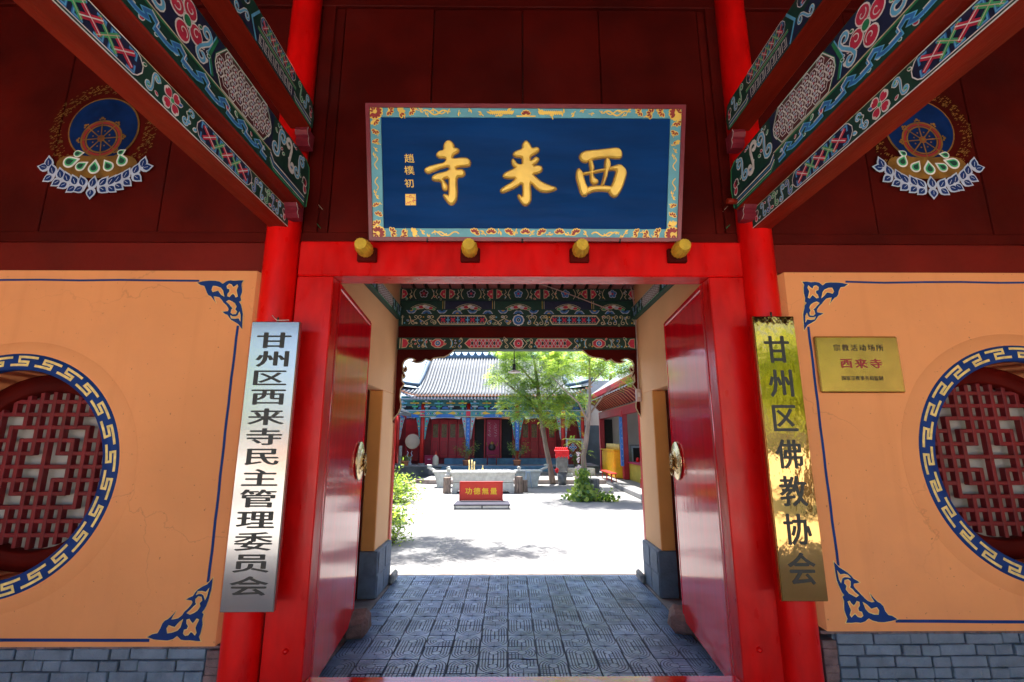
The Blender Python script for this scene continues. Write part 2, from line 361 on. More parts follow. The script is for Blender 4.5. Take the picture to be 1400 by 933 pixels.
# ------------------------------------------------------------ flat painting helper
class Paint:
    """paint strokes and patches as thin relief on a frame. Materials by key."""
    def __init__(s, fr, step=4e-5, base=0.0015, lay=0.0022):
        s.fr = fr; s.mb = MB(); s.keys = []; s.k = 0; s.step = step; s.base = base; s.lay = lay
    def mi(s, key):
        if key not in s.keys: s.keys.append(key)
        return s.keys.index(key)
    def d(s, layer):
        s.k += 1
        return s.base + layer*s.lay + (s.k % 50)*s.step
    def poly(s, pts, key, layer=0):
        s._flat(list(pts), key, layer)
    def _flat(s, pts, key, layer):
        d = s.d(layer)
        s.mb.prism(pts, s.fr, d, d, s.mi(key))
    def line(s, pts, w, key, layer=0, closed=False):
        pts = [Vector((p[0], p[1])) for p in pts]
        q = [pts[0]]
        for p in pts[1:]:
            if (p-q[-1]).length > 1e-5: q.append(p)
        pts = q
        n = len(pts)
        if n < 2: return
        L = []; Rr = []
        for i in range(n):
            if closed: a = pts[i-1]; b = pts[(i+1) % n]
            else: a = pts[max(i-1, 0)]; b = pts[min(i+1, n-1)]
            d0 = (pts[i]-a); d1 = (b-pts[i])
            if d0.length < 1e-9: d0 = d1
            if d1.length < 1e-9: d1 = d0
            d0 = d0.normalized(); d1 = d1.normalized()
            t = d0+d1
            t = t.normalized() if t.length > 1e-6 else d1
            nn = Vector((-t.y, t.x)); c = max(0.45, nn.dot(Vector((-d1.y, d1.x))))
            h = w/2/c
            L.append(pts[i]+nn*h); Rr.append(pts[i]-nn*h)
        d = s.d(layer)
        vs = [s.fr(p.x, p.y, d) for p in L+Rr]
        m = n if closed else n-1
        fs = [(i, n+i, n+(i+1) % n, (i+1) % n) for i in range(m)]
        s.mb.add(vs, fs, s.mi(key))
    def circle(s, c, r, key, layer=0, n=20, ry=None):
        ry = r if ry is None else ry
        s._flat([(c[0]+r*math.cos(2*math.pi*i/n), c[1]+ry*math.sin(2*math.pi*i/n)) for i in range(n)], key, layer)
    def ring(s, c, r, w, key, layer=0, n=28, ry=None):
        ry = r if ry is None else ry
        s.line([(c[0]+r*math.cos(2*math.pi*i/n), c[1]+ry*math.sin(2*math.pi*i/n)) for i in range(n)], w, key, layer, True)
    def petal(s, c, ang, r0, r1, wd, key, layer=0, n=6, heart=False):
        ca, sa = math.cos(ang), math.sin(ang)
        P = []
        for i in range(n+1):
            t = i/n; P.append((r0+(r1-r0)*t, wd*math.sin(math.pi*min(1, t*0.82+0.05))**0.8))
        if heart: P[-1] = (r1*0.97, wd*0.35); P.append((r1*0.86, 0))
        pts = P+[(x, -y) for x, y in P[::-1] if y > 1e-6]
        s._flat([(c[0]+x*ca-y*sa, c[1]+x*sa+y*ca) for x, y in pts], key, layer)
    def scroll(s, c, r, turns, a0, key, w, layer=0, dirn=1, tail=None, n=14, edge=None):
        pts = []
        for i in range(n+1):
            t = i/n; a = a0+dirn*turns*2*math.pi*t; rr = r*(0.18+0.82*t)
            pts.append((c[0]+rr*math.cos(a), c[1]+rr*math.sin(a)))
        if tail: pts.append(tail)
        if edge: s.line(pts, w*1.9, edge, layer)
        s.line(pts, w, key, layer+1)
    def sscroll(s, c1, c2, r, key, w, layer=0, edge=None, turns=0.9, h=1):
        """two opposed spirals joined by a flowing stroke"""
        d = Vector((c2[0]-c1[0], c2[1]-c1[1])); a = math.atan2(d.y, d.x)
        def sp(c, a0, dr, n=11):
            return [(c[0]+r*(0.2+0.8*i/n)*math.cos(a0-dr*turns*2*math.pi*(1-i/n)), c[1]+r*(0.2+0.8*i/n)*math.sin(a0-dr*turns*2*math.pi*(1-i/n))) for i in range(n+1)]
        A = sp(c1, a+h*math.pi/2, -h); B = sp(c2, a+math.pi+h*math.pi/2, -h)
        p0, p3 = Vector(A[-1]), Vector(B[-1]); t = d*0.35
        mid = []
        for i in (1, 2, 3):
            q = i/4; p1 = p0+t; p2 = p3-t
            mid.append(tuple(p0*(1-q)**3+p1*3*q*(1-q)**2+p2*3*q*q*(1-q)+p3*q**3))
        pts = A+mid+B[::-1]
        if edge: s.line(pts, w*1.8, edge, layer)
        s.line(pts, w, key, layer+1)
    def flower(s, c, r, np_, col, edge='pwhite', mid='plgreen', layer=0, a0=0, wd=0.42, heart=True):
        for i in range(np_):
            a = a0+2*math.pi*i/np_
            s.petal(c, a, r*0.16, r, r*wd, edge, layer, heart=False)
        for i in range(np_):
            a = a0+2*math.pi*i/np_
            s.petal(c, a, r*0.24, r*0.88, r*wd*0.78, col, layer+1, heart=heart)
        s.circle(c, r*0.24, edge, layer+2, 12); s.circle(c, r*0.17, mid, layer+3, 12)
    def build(s, name, parent):
        return s.mb.build(name, [M[k] for k in s.keys], parent, rec=False)

# ------------------------------------------------------------ lettering
def glyphs(text, size, bold=0.0):
    """list of outline triangles of a text, as a flat mesh (verts, faces), origin lower left"""
    c = bpy.data.curves.new('lettering', 'FONT'); c.body = text; c.size = size; c.offset = bold
    c.resolution_u = 3
    o = bpy.data.objects.new('lettering', c); COL.objects.link(o)
    dg = bpy.context.evaluated_depsgraph_get()
    me = bpy.data.meshes.new_from_object(o.evaluated_get(dg))
    vs = [v.co.copy() for v in me.vertices]; fs = [tuple(p.vertices) for p in me.polygons]
    bpy.data.objects.remove(o); bpy.data.curves.remove(c); bpy.data.meshes.remove(me)
    return vs, fs
def letter(mb, ch, fr, cu, cv, w, h, d, mi=0, bold=0.0, slant=0.0):
    """one character centred at (cu,cv) in the frame, fitted to w x h box"""
    vs, fs = glyphs(ch, 1.0, 0.0)
    if not vs: return
    x0 = min(v.x for v in vs); x1 = max(v.x for v in vs); y0 = min(v.y for v in vs); y1 = max(v.y for v in vs)
    # full-width glyphs sit in an em box: keep their own aspect inside it
    sx = w/1.0; sy = h/1.0
    cx = (x0+x1)/2; cy = (y0+y1)/2
    # thicker strokes: a few copies shifted sideways, each a hair further out
    k = bold*0.55
    for i, (ox, oy) in enumerate(((0,0),(-k,0),(k,0),(0,-k*.5),(0,k*.5),(-k*.5,k*.3),(k*.5,-k*.3)) if bold else ((0,0),)):
        mb.add([fr(cu+(v.x-cx+ox)*sx+(v.y-cy)*slant*sy, cv+(v.y-cy+oy)*sy, d+i*5e-5) for v in vs], fs, mi)
M['latticered'] = mat('lattice_red_paint', (0.17, 0.010, 0.014), 0.45, var=0.2, vscale=8, spec=0.3)
# ============================================================ GATE FRONT
CX = 0.085
YF = 2.9
XF = lambda x: (1, 0, 0)
def front(x, y, z): return Frame((x, y, z), (1,0,0), (0,0,1), (0,-1,0))

# ---- greek key ring, lattice window, plaster wall ----
def lattice_segments():
    K = 5
    H = {}; Vt = {}
    removeV = set(); removeH = set()
    def rv(x, row): removeV.add((x, row))
    def rh(z, col): removeH.add((z, col))
    for sx in (0, 1):
        for sz in (0, 1):
            fx = (lambda c: c) if sx else (lambda c: -c-1)      # cells mirrored
            lx = (lambda x: x) if sx else (lambda x: -x)
            fz = (lambda c: c) if sz else (lambda c: -c-1)
            lz = (lambda z: z) if sz else (lambda z: -z)
            rv(lx(1), fz(0)); rh(lz(1), fx(0))
            rv(lx(2), fz(2)); rh(lz(2), fx(2))
            rv(lx(3), fz(3)); rh(lz(3), fx(3))
    segs = []
    for k in range(-K, K+1):
        run = None
        for j in range(-K-1, K+1):
            for orient, rem in (('v', removeV), ('h', removeH)):
                pass
    def runs(rem, k):
        out = []; start = None
        for j in range(-6, 6):
            ok = (k, j) not in rem
            if ok and start is None: start = j
            if not ok and start is not None: out.append((start, j)); start = None
        if start is not None: out.append((start, 6))
        return out
    for k in range(-K, K+1):
        for a, b in runs(removeV, k): segs.append(('v', k, a, b))
        for a, b in runs(removeH, k): segs.append(('h', k, a, b))
    return segs

def corner_paint(p, cx, cz, sx, sz, seed=0):
    """curled cloud ornament in a corner of the blue border; sx, sz point into the field"""
    S = 0.00043
    def T(pts):
        q = []
        for x, y in pts:
            w = noise.noise_vector(Vector((x*0.012+seed*7.3, y*0.012, seed)))*8+noise.noise_vector(Vector((x*0.05, y*0.05, seed*3.1)))*4
            q.append((cx+sx*(x+w.x-350)*S, cz+sz*(788-y-w.y)*S))
        return q
    outer = [(285,50),(350,125),(400,150),(460,185),(495,225),(520,260),(560,278),(600,305),(560,312),(520,320),(515,345),(525,372),(560,415),(600,450),(630,490),(670,530),(720,540),(757,540),(735,490),(710,440),(760,500),(800,540),(835,555),(862,590),(885,650),(912,702),(970,715),(1030,752),(940,772),(850,783),(770,782),(700,768),(650,735),(600,775),(540,786),(480,785),(420,792),(350,790),(372,740),(362,700),(352,640),(350,600),(362,540),(350,480),(374,460),(345,420),(330,380),(312,330),(300,280),(290,160)]
    p.line(T(outer), 0.007, 'goldline', 0, True)
    p.poly(T(outer), 'blue', 1)
    holes = [[(400,540),(425,530),(440,560),(470,590),(500,560),(520,535),(548,545),(545,580),(520,610),(530,650),(565,660),(572,700),(545,725),(510,715),(480,675),(450,690),(425,715),(412,690),(432,640),(420,600)],
             [(400,275),(440,270),(468,295),(462,340),(445,358),(480,385),(510,420),(550,458),(515,475),(470,455),(430,430),(400,385),(415,345),(388,310)],
             [(600,540),(640,572),(690,628),(725,620),(768,608),(790,640),(775,688),(725,688),(660,665),(625,625)],
             [(315,165),(345,215),(400,205),(450,212),(468,245),(440,232),(400,232),(365,250),(345,300),(330,260)]]
    for h in holes:
        p.poly(T(h), 'peach', 2)
        p.line(T(h), 0.0045, 'goldline', 3, True)

def front_wall(side):
    sx = -1 if side == 'left' else 1
    zc = 1.31 if side == 'left' else 1.37
    zb = 0.385 if side == 'left' else 0.45
    zt = 2.55
    xi = CX + sx*1.66; xo = CX + sx*6.4; xc = CX + sx*3.042
    lab = ('peach plastered gate wall left of the doorway with a round lattice window' if side == 'left'
           else 'peach plastered gate wall right of the doorway holding the small brass plaque')
    t = thing('plaster_wall', lab, 'wall', (xc, 3.1, 0), group='walls flanking the gate')
    # plaster body: front face with round hole
    mb = MB(); n = 96; r = 0.60
    zmid = (zb+zt)/2
    xlo, xhi = min(xi+sx*0.03, xo), max(xi+sx*0.03, xo)
    circ = []; rect = []
    for i in range(n):
        a = 2*math.pi*i/n
        c, s_ = math.cos(a), math.sin(a)
        circ.append((xc+r*c, zc+r*s_))
        k = 1e9
        if c > 1e-9: k = min(k, (xhi-xc)/c)
        if c < -1e-9: k = min(k, (xlo-xc)/c)
        if s_ > 1e-9: k = min(k, (zt-zc)/s_)
        if s_ < -1e-9: k = min(k, (zb-zc)/s_)
        rect.append((xc+k*c, zc+k*s_))
    vs = [(x, YF, z) for x, z in circ] + [(x, YF, z) for x, z in rect]
    mb.add(vs, [(i, (i+1) % n, n+(i+1) % n, n+i) for i in range(n)])
    # corners that the radial map cuts off
    for cxr in (xlo, xhi):
        for cz in (zb, zt):
            pts = [(i, p) for i, p in enumerate(rect)]
            # nearest rectangle points on both sides of this corner
            onx = [p for p in rect if abs(p[0]-cxr) < 1e-6]; onz = [p for p in rect if abs(p[1]-cz) < 1e-6]
            if onx and onz:
                a = min(onx, key=lambda p: abs(p[1]-cz)); b = min(onz, key=lambda p: abs(p[0]-cxr))
                mb.add([(a[0],YF,a[1]), (cxr,YF,cz), (b[0],YF,b[1])], [(0,1,2)])
    # reveal of the hole
    m = 64
    rv = [(xc+r*math.cos(2*math.pi*i/m), zc+r*math.sin(2*math.pi*i/m)) for i in range(m)]
    mb.add([(x, YF, z) for x, z in rv]+[(x, 3.26, z) for x, z in rv], [(i, (i+1) % m, m+(i+1) % m, m+i) for i in range(m)], 0, True)
    # chamfered end towards the column, top, back
    xs = xi
    mb.add([(xi+sx*0.03, YF, zb), (xi+sx*0.03, YF, zt), (xs, YF+0.035, zt-0.012), (xs, YF+0.035, zb+0.02)], [(0,1,2,3)])
    mb.add([(xs, YF+0.035, zb+0.02), (xs, YF+0.035, zt-0.012), (xs, 3.3, zt-0.012), (xs, 3.3, zb+0.02)], [(0,1,2,3)])
    mb.add([(xi+sx*0.03, YF, zt), (xo, YF, zt), (xo, 3.3, zt), (xs, 3.3, zt-0.012), (xs, YF+0.035, zt-0.012)], [(0,1,2,3,4)])
    mb.add([(xi+sx*0.03, YF, zb), (xo, YF, zb), (xo, 3.3, zb), (xs, 3.3, zb+0.02), (xs, YF+0.035, zb+0.02)], [(0,1,2,3,4)])
    mb.build('plaster_face', M['peach'], t)
    # blue border lines and corner ornaments
    fr = front(0, YF, 0)
    p = Paint(fr)
    bx = -1.685 if side == 'left' else 1.885
    bz0 = 0.415 if side == 'left' else 0.495
    bz1 = 2.485
    far = CX + sx*4.5
    wob = lambda a: 0.003*math.sin(a*3.1+sx)+0.0012*math.sin(a*23)
    p.line([(bx-sx*0.0+wob(z), z) for z in [bz0+0.295+i*(bz1-bz0-0.59)/18 for i in range(19)]], 0.016, 'blue', 0)
    p.line([(bx+sx*0.28+sx*i*0.25, bz1+wob(i*1.3)) for i in range(12)], 0.013, 'blue', 0)
    p.line([(bx+sx*0.28+sx*i*0.25, bz0+0.004+wob(i*1.7)) for i in range(12)], 0.016, 'blue', 0)
    corner_paint(p, bx, bz0, sx, 1, 1+sx)
    corner_paint(p, bx, bz1, sx, -1, 4+sx)
    p.build('painted_border', t)
    # round window
    w = MB(); rr = [(0.765, YF-0.001), (0.752, YF-0.010), (0.705, YF-0.030), (0.695, YF-0.030), (0.60, YF-0.030), (0.60, YF+0.02)]
    ring = MB()
    def rev(mb_, prof, mi=0, n=96):
        vs = []
        for rad, y in prof:
            for i in range(n):
                a = 2*math.pi*i/n
                vs.append((xc+rad*math.cos(a), y, zc+rad*math.sin(a)))
        mb_.add(vs, [(j*n+i, j*n+(i+1) % n, (j+1)*n+(i+1) % n, (j+1)*n+i) for j in range(len(prof)-1) for i in range(n)], mi, True)
    rev(ring, [(0.775, YF-0.001), (0.760, YF-0.008), (0.700, YF-0.030), (0.696, YF-0.030)])
    win = ring.build('round_window', M['peach'], t)
    band = MB(); rev(band, [(0.696, YF-0.030), (0.694, YF-0.034), (0.602, YF-0.034), (0.598, YF-0.028), (0.598, YF+0.01)])
    bo = band.build('blue_ring', M['blue'], win)
    key = Paint(front(xc, YF-0.0345, zc))
    N = 27
    for i in range(N):
        P = [(0.02,.80),(.80,.80),(.80,.50),(.42,.50),(.42,.22),(1.16,.22)]
        Q = []
        for a, b in zip(P[:-1], P[1:]):
            st = 4 if abs(a[0]-b[0]) > 0.3 else 1
            for k in range(st): Q.append((a[0]+(b[0]-a[0])*k/st, a[1]+(b[1]-a[1])*k/st))
        Q.append(P[-1])
        def T(q):
            jit = 0.010*math.sin(i*5.1+q[1]*7+sx)*math.sin(i*1.7)
            rad = 0.608+0.082*q[1]+jit*0.35
            a = 2*math.pi*(i+q[0]*0.93+jit)/N*(-sx)
            return (rad*math.cos(a), rad*math.sin(a))
        key.line([T(q) for q in Q], 0.0145, 'goldline', 0)
    key.build('greek_key_pattern', win)
    # lattice frame ring, bars, pane
    fr_ = MB(); rev(fr_, [(0.61, 3.12), (0.61, 3.115), (0.50, 3.11), (0.49, 3.12), (0.485, 3.20)])
    fr_.build('lattice_frame', M['darkred'], win)
    pn = MB(); pn.box((xc-0.52, 3.215, zc-0.52), (xc+0.52, 3.225, zc+0.52)); pn.build('window_paper', M['paper'], win)
    pitch = 0.082; bw = 0.0130
    cz = zc+0.015; cxx = xc
    for o_, k, a, b in lattice_segments():
        q = k*pitch
        lim = math.sqrt(max(0, 0.492**2-q*q))
        e_ = bw-(0.0012 if o_ == 'v' else 0.0022); A = max(a*pitch-e_, -lim); B = min(b*pitch+e_, lim)
        if B-A < 0.05: continue
        m_ = MB()
        if o_ == 'v': m_.cbox((cxx+q-bw, 3.135, cz+A), (cxx+q+bw, 3.178, cz+B), 0.003)
        else: m_.cbox((cxx+A, 3.139, cz+q-bw), (cxx+B, 3.174, cz+q+bw), 0.003)
        m_.build('lattice_bar', M['latticered'], win)
    # brick plinth
    mo = MB(); mo.box((min(xi+sx*0.07, xo), 2.93, 0), (max(xi+sx*0.07, xo), 3.3, zb-0.012)); mo.build('mortar_bed', M['mortar'], t)
    eb = MB()
    nseg = 40
    for i in range(nseg):   # rough brown lip under the plaster
        x0 = xi+sx*(i*0.08); x1 = xi+sx*((i+1)*0.08)
        z0 = zb-0.014-random.random()*0.006
        eb.cbox((min(x0, x1), 2.912, z0), (max(x0, x1)-0.0005, 3.0, zb-0.001), 0.002)
    for i in range(10):
        z0 = i*0.04
        if z0+0.04 > zb: break
        xx = sorted((xi+sx*0.002, xi+sx*(0.075+random.random()*0.006)))
        eb.cbox((xx[0], 2.905+random.random()*0.006, z0), (xx[1], 3.28, z0+0.0395), 0.003)
    eb.build('render_edge', M['edgebrown'], t)
    brick_m = {}
    row = 0; z = zb-0.014
    rnd = random.Random(5 if side == 'left' else 9)
    while z > 0.12:
        x = 0.085 if row % 2 == 0 else 0.085-0.0
        pattern = [0.207, 0.207, 0.104] if row % 2 == 0 else [0.104, 0.104, 0.207]
        k = row
        while x < 2.75:
            L = pattern[k % 3]; k += 1
            if (row, k) in ((1, 2),): L = 0.155
            key_ = round(L, 3)
            if key_ not in brick_m:
                q = MB(); q.cbox((-L/2+0.003, -0.022, -0.0265), (L/2-0.003, 0.03, 0.0265), 0.004)
                bo_ = q.build('brick', M['brick']); brick_m[key_] = bo_.data
                bpy.data.objects.remove(bo_)
            px = xi+sx*(x+L/2)
            place(brick_m[key_], 'brick', (px, 2.935+rnd.uniform(-0.008, 0.005), z-0.029+rnd.uniform(-.002, .002)), t, rot=(rnd.uniform(-.03,.03), rnd.uniform(-.014,.014), rnd.uniform(-.03,.03)), scale=(rnd.uniform(.965, 1.0), 1, rnd.uniform(.93, 1.02)))
            x += L
        z -= 0.0575; row += 1
    return t
WL = front_wall('left'); WR = front_wall('right')

# ---- upper timber wall ----
uw = thing('timber_panel_wall', 'dark red boarded wall above the doorway carrying two painted wheel emblems', 'wall', (CX, 3.0, 2.55))
mb = MB(); mb.cbox((-6.3, 2.935, 2.552), (CX-1.44, 3.25, 2.757), 0.004); mb.build('base_beam', M['lowlitred'], uw)
mb = MB(); mb.cbox((CX+1.44, 2.935, 2.552), (6.4, 3.25, 2.757), 0.004); mb.build('base_beam', M['lowlitred'], uw)
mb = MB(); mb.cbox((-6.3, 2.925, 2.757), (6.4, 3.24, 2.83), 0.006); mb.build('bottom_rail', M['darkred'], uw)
mb = MB(); mb.cbox((-6.3, 2.93, 4.61), (6.4, 3.24, 4.72), 0.006); mb.build('top_rail', M['darkred'], uw)
mb = MB(); mb.box((-6.3, 2.99, 2.8), (6.4, 3.22, 5.1)); mb.build('backing', M['ceiling'], uw)
xs = [CX-1.66-0.78*k for k in range(6)]
seams = sorted([-6.3, -3.89-0.78, -3.89, -3.11, -2.33, -1.45, -1.20, -0.55, 0.10, 0.66, 1.39, 1.62, 2.48, 3.26, 4.04, 4.82, 6.4])
rnd = random.Random(3)
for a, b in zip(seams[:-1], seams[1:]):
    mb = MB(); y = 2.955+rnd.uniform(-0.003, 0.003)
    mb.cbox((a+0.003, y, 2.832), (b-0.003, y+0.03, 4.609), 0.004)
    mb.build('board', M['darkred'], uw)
for x in (-1.31, 1.49):
    mb = MB(); mb.cbox((x-0.045, 2.93, 2.832), (x+0.045, 2.954, 4.609), 0.005); mb.build('batten', M['darkred'], uw)
# painted emblems on the boards
def emblem(x, dz, flip):
    p = Paint(front(x, 2.951, 0))
    f = flip
    disc = (0.0, 3.60+dz)
    rnd = random.Random(11+int(f))
    for i in range(420):       # faint gold dotted halo
        a = rnd.uniform(-0.25*math.pi, 1.25*math.pi); r = rnd.uniform(0.285, 0.365)
        c = (disc[0]+r*math.cos(a), disc[1]+r*math.sin(a)-0.01)
        s_ = rnd.uniform(0.002, 0.0045)
        p.line([(c[0]-s_*1.6, c[1]-s_), (c[0]+s_, c[1]+s_*1.4), (c[0]+s_*2, c[1])], s_, 'golddull', 0)
    p.circle(disc, 0.243, 'golddull', 0, 44); p.circle(disc, 0.232, 'discblue', 1, 44)
    wc = (0.0, 3.52+dz)
    p.ring(wc, 0.137, 0.012, 'golddull', 2); p.ring(wc, 0.122, 0.016, 'flowerred', 2); p.ring(wc, 0.105, 0.011, 'golddull', 2)
    for i in range(8):
        a = math.pi*i/4+0.1
        p.line([(wc[0]+0.022*math.cos(a), wc[1]+0.022*math.sin(a)), (wc[0]+0.135*math.cos(a), wc[1]+0.135*math.sin(a))], 0.008, 'golddull', 3)
        for da, rr, sz in ((0, 0.158, 0.011), (0.1, 0.150, 0.007), (-0.1, 0.150, 0.007)):
            if math.sin(a) > -0.75: p.circle((wc[0]+rr*math.cos(a+da), wc[1]+rr*math.sin(a+da)), sz, 'golddull', 3, 8)
        p.circle((wc[0]+0.06*math.cos(a+.39), wc[1]+0.06*math.sin(a+.39)), 0.006, 'golddull', 3, 6)
    p.circle(wc, 0.026, 'golddull', 4, 14); p.ring(wc, 0.017, 0.004, 'flowerred', 5, 10)
    # cushion
    bc = (0.005*f, 3.325+dz)
    P = []
    for i in range(40):
        a = 2*math.pi*i/40; x_ = 0.272*math.cos(a); z_ = 0.105*math.sin(a)
        if math.sin(a) > 0.5: z_ -= 0.05*max(0, math.cos(x_/0.27*math.pi/2)**2)*1.0
        P.append((bc[0]+x_, bc[1]+z_))
    p.poly(P, 'golddull', 4)
    for dx, dy, ang, s_ in ((-0.14, 0.075, 0.2, .7), (0.15, 0.085, 0.6, .6), (-0.185, 0.012, 0.35, 1.1), (-0.105, -0.02, 0.6, .9), (-0.01, -0.035, 1.57, 1.05), (0.085, -0.02, 2.2, .95), (0.17, 0.02, 2.0, 1.0)):
        c = (bc[0]+dx*f, bc[1]+dy); a = ang if f > 0 else math.pi-ang
        r = 0.033*s_
        def drop(rr):
            q = [(c[0]+rr*math.cos(a+t), c[1]+rr*math.sin(a+t)) for t in [0.9+i*(2*math.pi-1.8)/12 for i in range(13)]]
            return q+[(c[0]+rr*1.75*math.cos(a), c[1]+rr*1.75*math.sin(a))]
        p.poly(drop(r*1.18), 'pwhite', 5); p.poly(drop(r*0.85), 'plgreen' , 6); p.poly(drop(r*0.55), 'pdgreen', 7)
    # lotus wreath: two rows of leaf petals on an arc
    nL = 13
    for i in range(nL):
        t = (i/(nL-1)-0.5)*2
        ax_ = t*0.315+rnd.uniform(-.006, .006); az = 3.19+dz-0.045*(1-abs(t))**0.8+0.10*abs(t)**2.6+rnd.uniform(-.005, .005)
        outx = 1 if t >= 0 else -1
        if abs(t) < 0.06: a1, a2 = math.pi/2, -math.pi/2
        else: a1 = math.pi/2-outx*(0.55-0.35*abs(t)); a2 = -math.pi/2+outx*(1.0)
        if abs(t) > 0.93: a2 = 0.2 if outx > 0 else math.pi-0.2
        def leafp(a_, r0, r1, w, key, lay):
            q = [(r0+(r1-r0)*t, w*s_) for t, s_ in ((0, .25), (.2, .8), (.42, 1), (.65, .75), (.85, .3), (1, 0))]; q += [(x_, -y_) for x_, y_ in q[-2::-1]]
            p.poly([(ax_+x_*math.cos(a_)-y_*math.sin(a_), az+x_*math.sin(a_)+y_*math.cos(a_)) for x_, y_ in q], key, lay)
        a1 += rnd.uniform(-.12, .12); a2 += rnd.uniform(-.15, .15)
        for a_, L in ((a1, 0.098), (a2, 0.082)):
            leafp(a_, -0.010, L, 0.034, 'lav', 5)
            leafp(a_, 0.012, L*0.82, 0.022, 'blue', 6)
            p.line([(ax_+0.018*math.cos(a_), az+0.018*math.sin(a_)), (ax_+L*.55*math.cos(a_), az+L*.55*math.sin(a_))], 0.0035, 'lav', 7)
    p.build('painted_emblem', uw)
emblem(-2.80, 0.0, 1)
emblem(2.885, 0.02, -1)

# ---- round columns ----
for sx, lab in ((-1, 'tall round red column left of the doorway behind the steel signboard'), (1, 'tall round red column right of the doorway behind the brass signboard')):
    x = CX-0.01+sx*1.535
    t = thing('round_column', lab, 'column', (x, 2.9, 0), group='round columns beside the doorway')
    mb = MB(); mb.lathe([(0.102, 0.16), (0.104, 1.4), (0.103, 2.6), (0.100, 3.8), (0.096, 5.0)], (x, 2.9, 0), 40); mb.build('shaft', M['red'], t)
    mb = MB(); mb.lathe([(0.12, 0), (0.155, 0.03), (0.16, 0.09), (0.135, 0.14), (0.11, 0.158), (0.0, 0.158)], (x, 2.9, 0), 32); mb.build('stone_base', M['stone'], t)

# ---- door frame ----
df = thing('gateway', 'bright red timber frame round the open gateway with four yellow pins', 'door frame', (CX, 2.95, 0))
for sx in (-1, 1):
    x0, x1 = sorted((CX+sx*1.202, CX+sx*1.434))
    mb = MB(); mb.cbox((x0, 2.90, 0.0), (x1, 3.06, 2.516), 0.006); mb.build('jamb', M['red'], df)
    mb = MB(); xb = CX+sx*1.40-(0.03 if sx < 0 else -0.0)
    mb.lathe([(0.016, 0.0), (0.014, -0.012), (0.006, -0.018), (0.0, -0.019)], (CX+sx*1.30, 2.90, 0.36), 10, axis='y')
    mb.build('bolt_head', M['red'], df)
mb = MB(); mb.cbox((CX-1.434, 2.896, 2.518), (CX+1.434, 3.06, 2.755), 0.008); mb.build('lintel', M['red'], df)
mb = MB(); mb.cbox((CX-1.2, 2.905, 0.0), (CX+1.2, 2.99, 0.196), 0.008); mb.build('threshold', M['crimson'], df)
for x, tilt in ((-0.905, -0.02), (-0.245, 0), (0.455, 0), (1.085, 0.02)):
    mb = MB(); mb.cbox((x-0.062, 2.868, 2.605), (x+0.062, 2.896, 2.70), 0.006)
    pin = mb.build('door_pin', M['darkred'], df)
    mb = MB(); n = 28; prof = [(0.036, 2.870), (0.047, 2.855), (0.051, 2.825), (0.048, 2.785), (0.039, 2.748), (0.036, 2.740)]
    vs = []
    for r, y in prof:
        for i in range(n):
            a = 2*math.pi*i/n; q = r*(1+0.035*(-1)**i) if y < 2.86 else r
            vs.append((x+q*math.cos(a)+tilt*(2.9-y), y, 2.672+q*math.sin(a)))
    mb.add(vs, [(j*n+i, j*n+(i+1) % n, (j+1)*n+(i+1) % n, (j+1)*n+i) for j in range(len(prof)-1) for i in range(n)], 0, False)
    mb.add(vs[-n:], [tuple(range(n))])
    mb.build('melon_knob', M['dpin'], pin)

# ---- door leaves ----
def door_leaf(sx):
    lab = ('glossy crimson left door leaf standing open into the passage' if sx < 0 else 'glossy crimson right door leaf standing open into the passage')
    hx = CX+sx*1.20
    t = thing('door_leaf', lab, 'door', (hx, 3.02, 0), rotz=0, group='open gate leaves', local=True)
    t.rotation_euler[2] = sx*R(-5.2)
    L = 1.06
    s = -sx     # direction of passage interior
    # local frame: leaf runs along +y, inner face towards s*x
    x0, x1 = sorted((0.0, -s*0.055))
    mb = MB(); mb.cbox((x0, 0.02, 0.10), (x1, L, 2.47), 0.006); mb.build('panel', M['crimson'], t)
    x0, x1 = sorted((s*0.003, -s*0.058))
    mb = MB()
    mb.cbox((x0, L-0.002, 0.095), (x1, L+0.03, 2.505), 0.006); mb.build('edge_stile', M['crimson'], t)
    mb = MB(); mb.cbox((x0, 0.02, 2.472), (x1, L-0.003, 2.512), 0.006); mb.build('top_rail', M['crimson'], t)
    mb = MB(); mb.cyl((-s*0.03, 0.0, 0.02), (-s*0.03, 0.0, 2.6), 0.03, n=14); mb.build('pivot', M['crimson'], t)
    # lion-mask style ring plate
    ky, kz = L-0.13, 1.325
    mb = MB()
    mb.lathe([(0.0, 0.004), (0.150, 0.004), (0.152, 0.010), (0.146, 0.016), (0.10, 0.022), (0.085, 0.030)], (0,0,0), 40, axis='x')
    n = len(mb.v)
    mb.v = [(s*x, y+ky, z+kz) for x, y, z in mb.v]
    kn = mb.build('knocker_plate', M['bronze'], t)
    mb = MB()
    # petals of the mask
    for i in range(12):
        a = 2*math.pi*i/12
        c = V(s*0.038, ky+0.055*math.cos(a), kz+0.055*math.sin(a))
        mb.tube([c, V(s*0.044, ky+0.035*math.cos(a+.2), kz+0.035*math.sin(a+.2)), V(s*0.052, ky+0.018*math.cos(a), kz+0.018*math.sin(a))], [0.014, 0.012, 0.006], 6)
    mb.lathe([(0.085, 0.03), (0.07, 0.038), (0.045, 0.045), (0.02, 0.052), (0, 0.053)], (0,0,0), 20, axis='x')
    k0 = len(mb.v)-20*5
    mb.v[k0:] = [(s*x, y+ky, z+kz) for x, y, z in mb.v[k0:]]
    mb.build('mask', M['brassdull'], kn)
    mb = MB(); P = []
    for i in range(25):
        a = 2*math.pi*i/24
        P.append((s*0.050, ky+0.052*math.sin(a), kz-0.055-0.055*math.cos(a)))
    mb.tube(P, 0.007, 8, caps=False); mb.build('ring', M['brassdull'], kn)
    return t
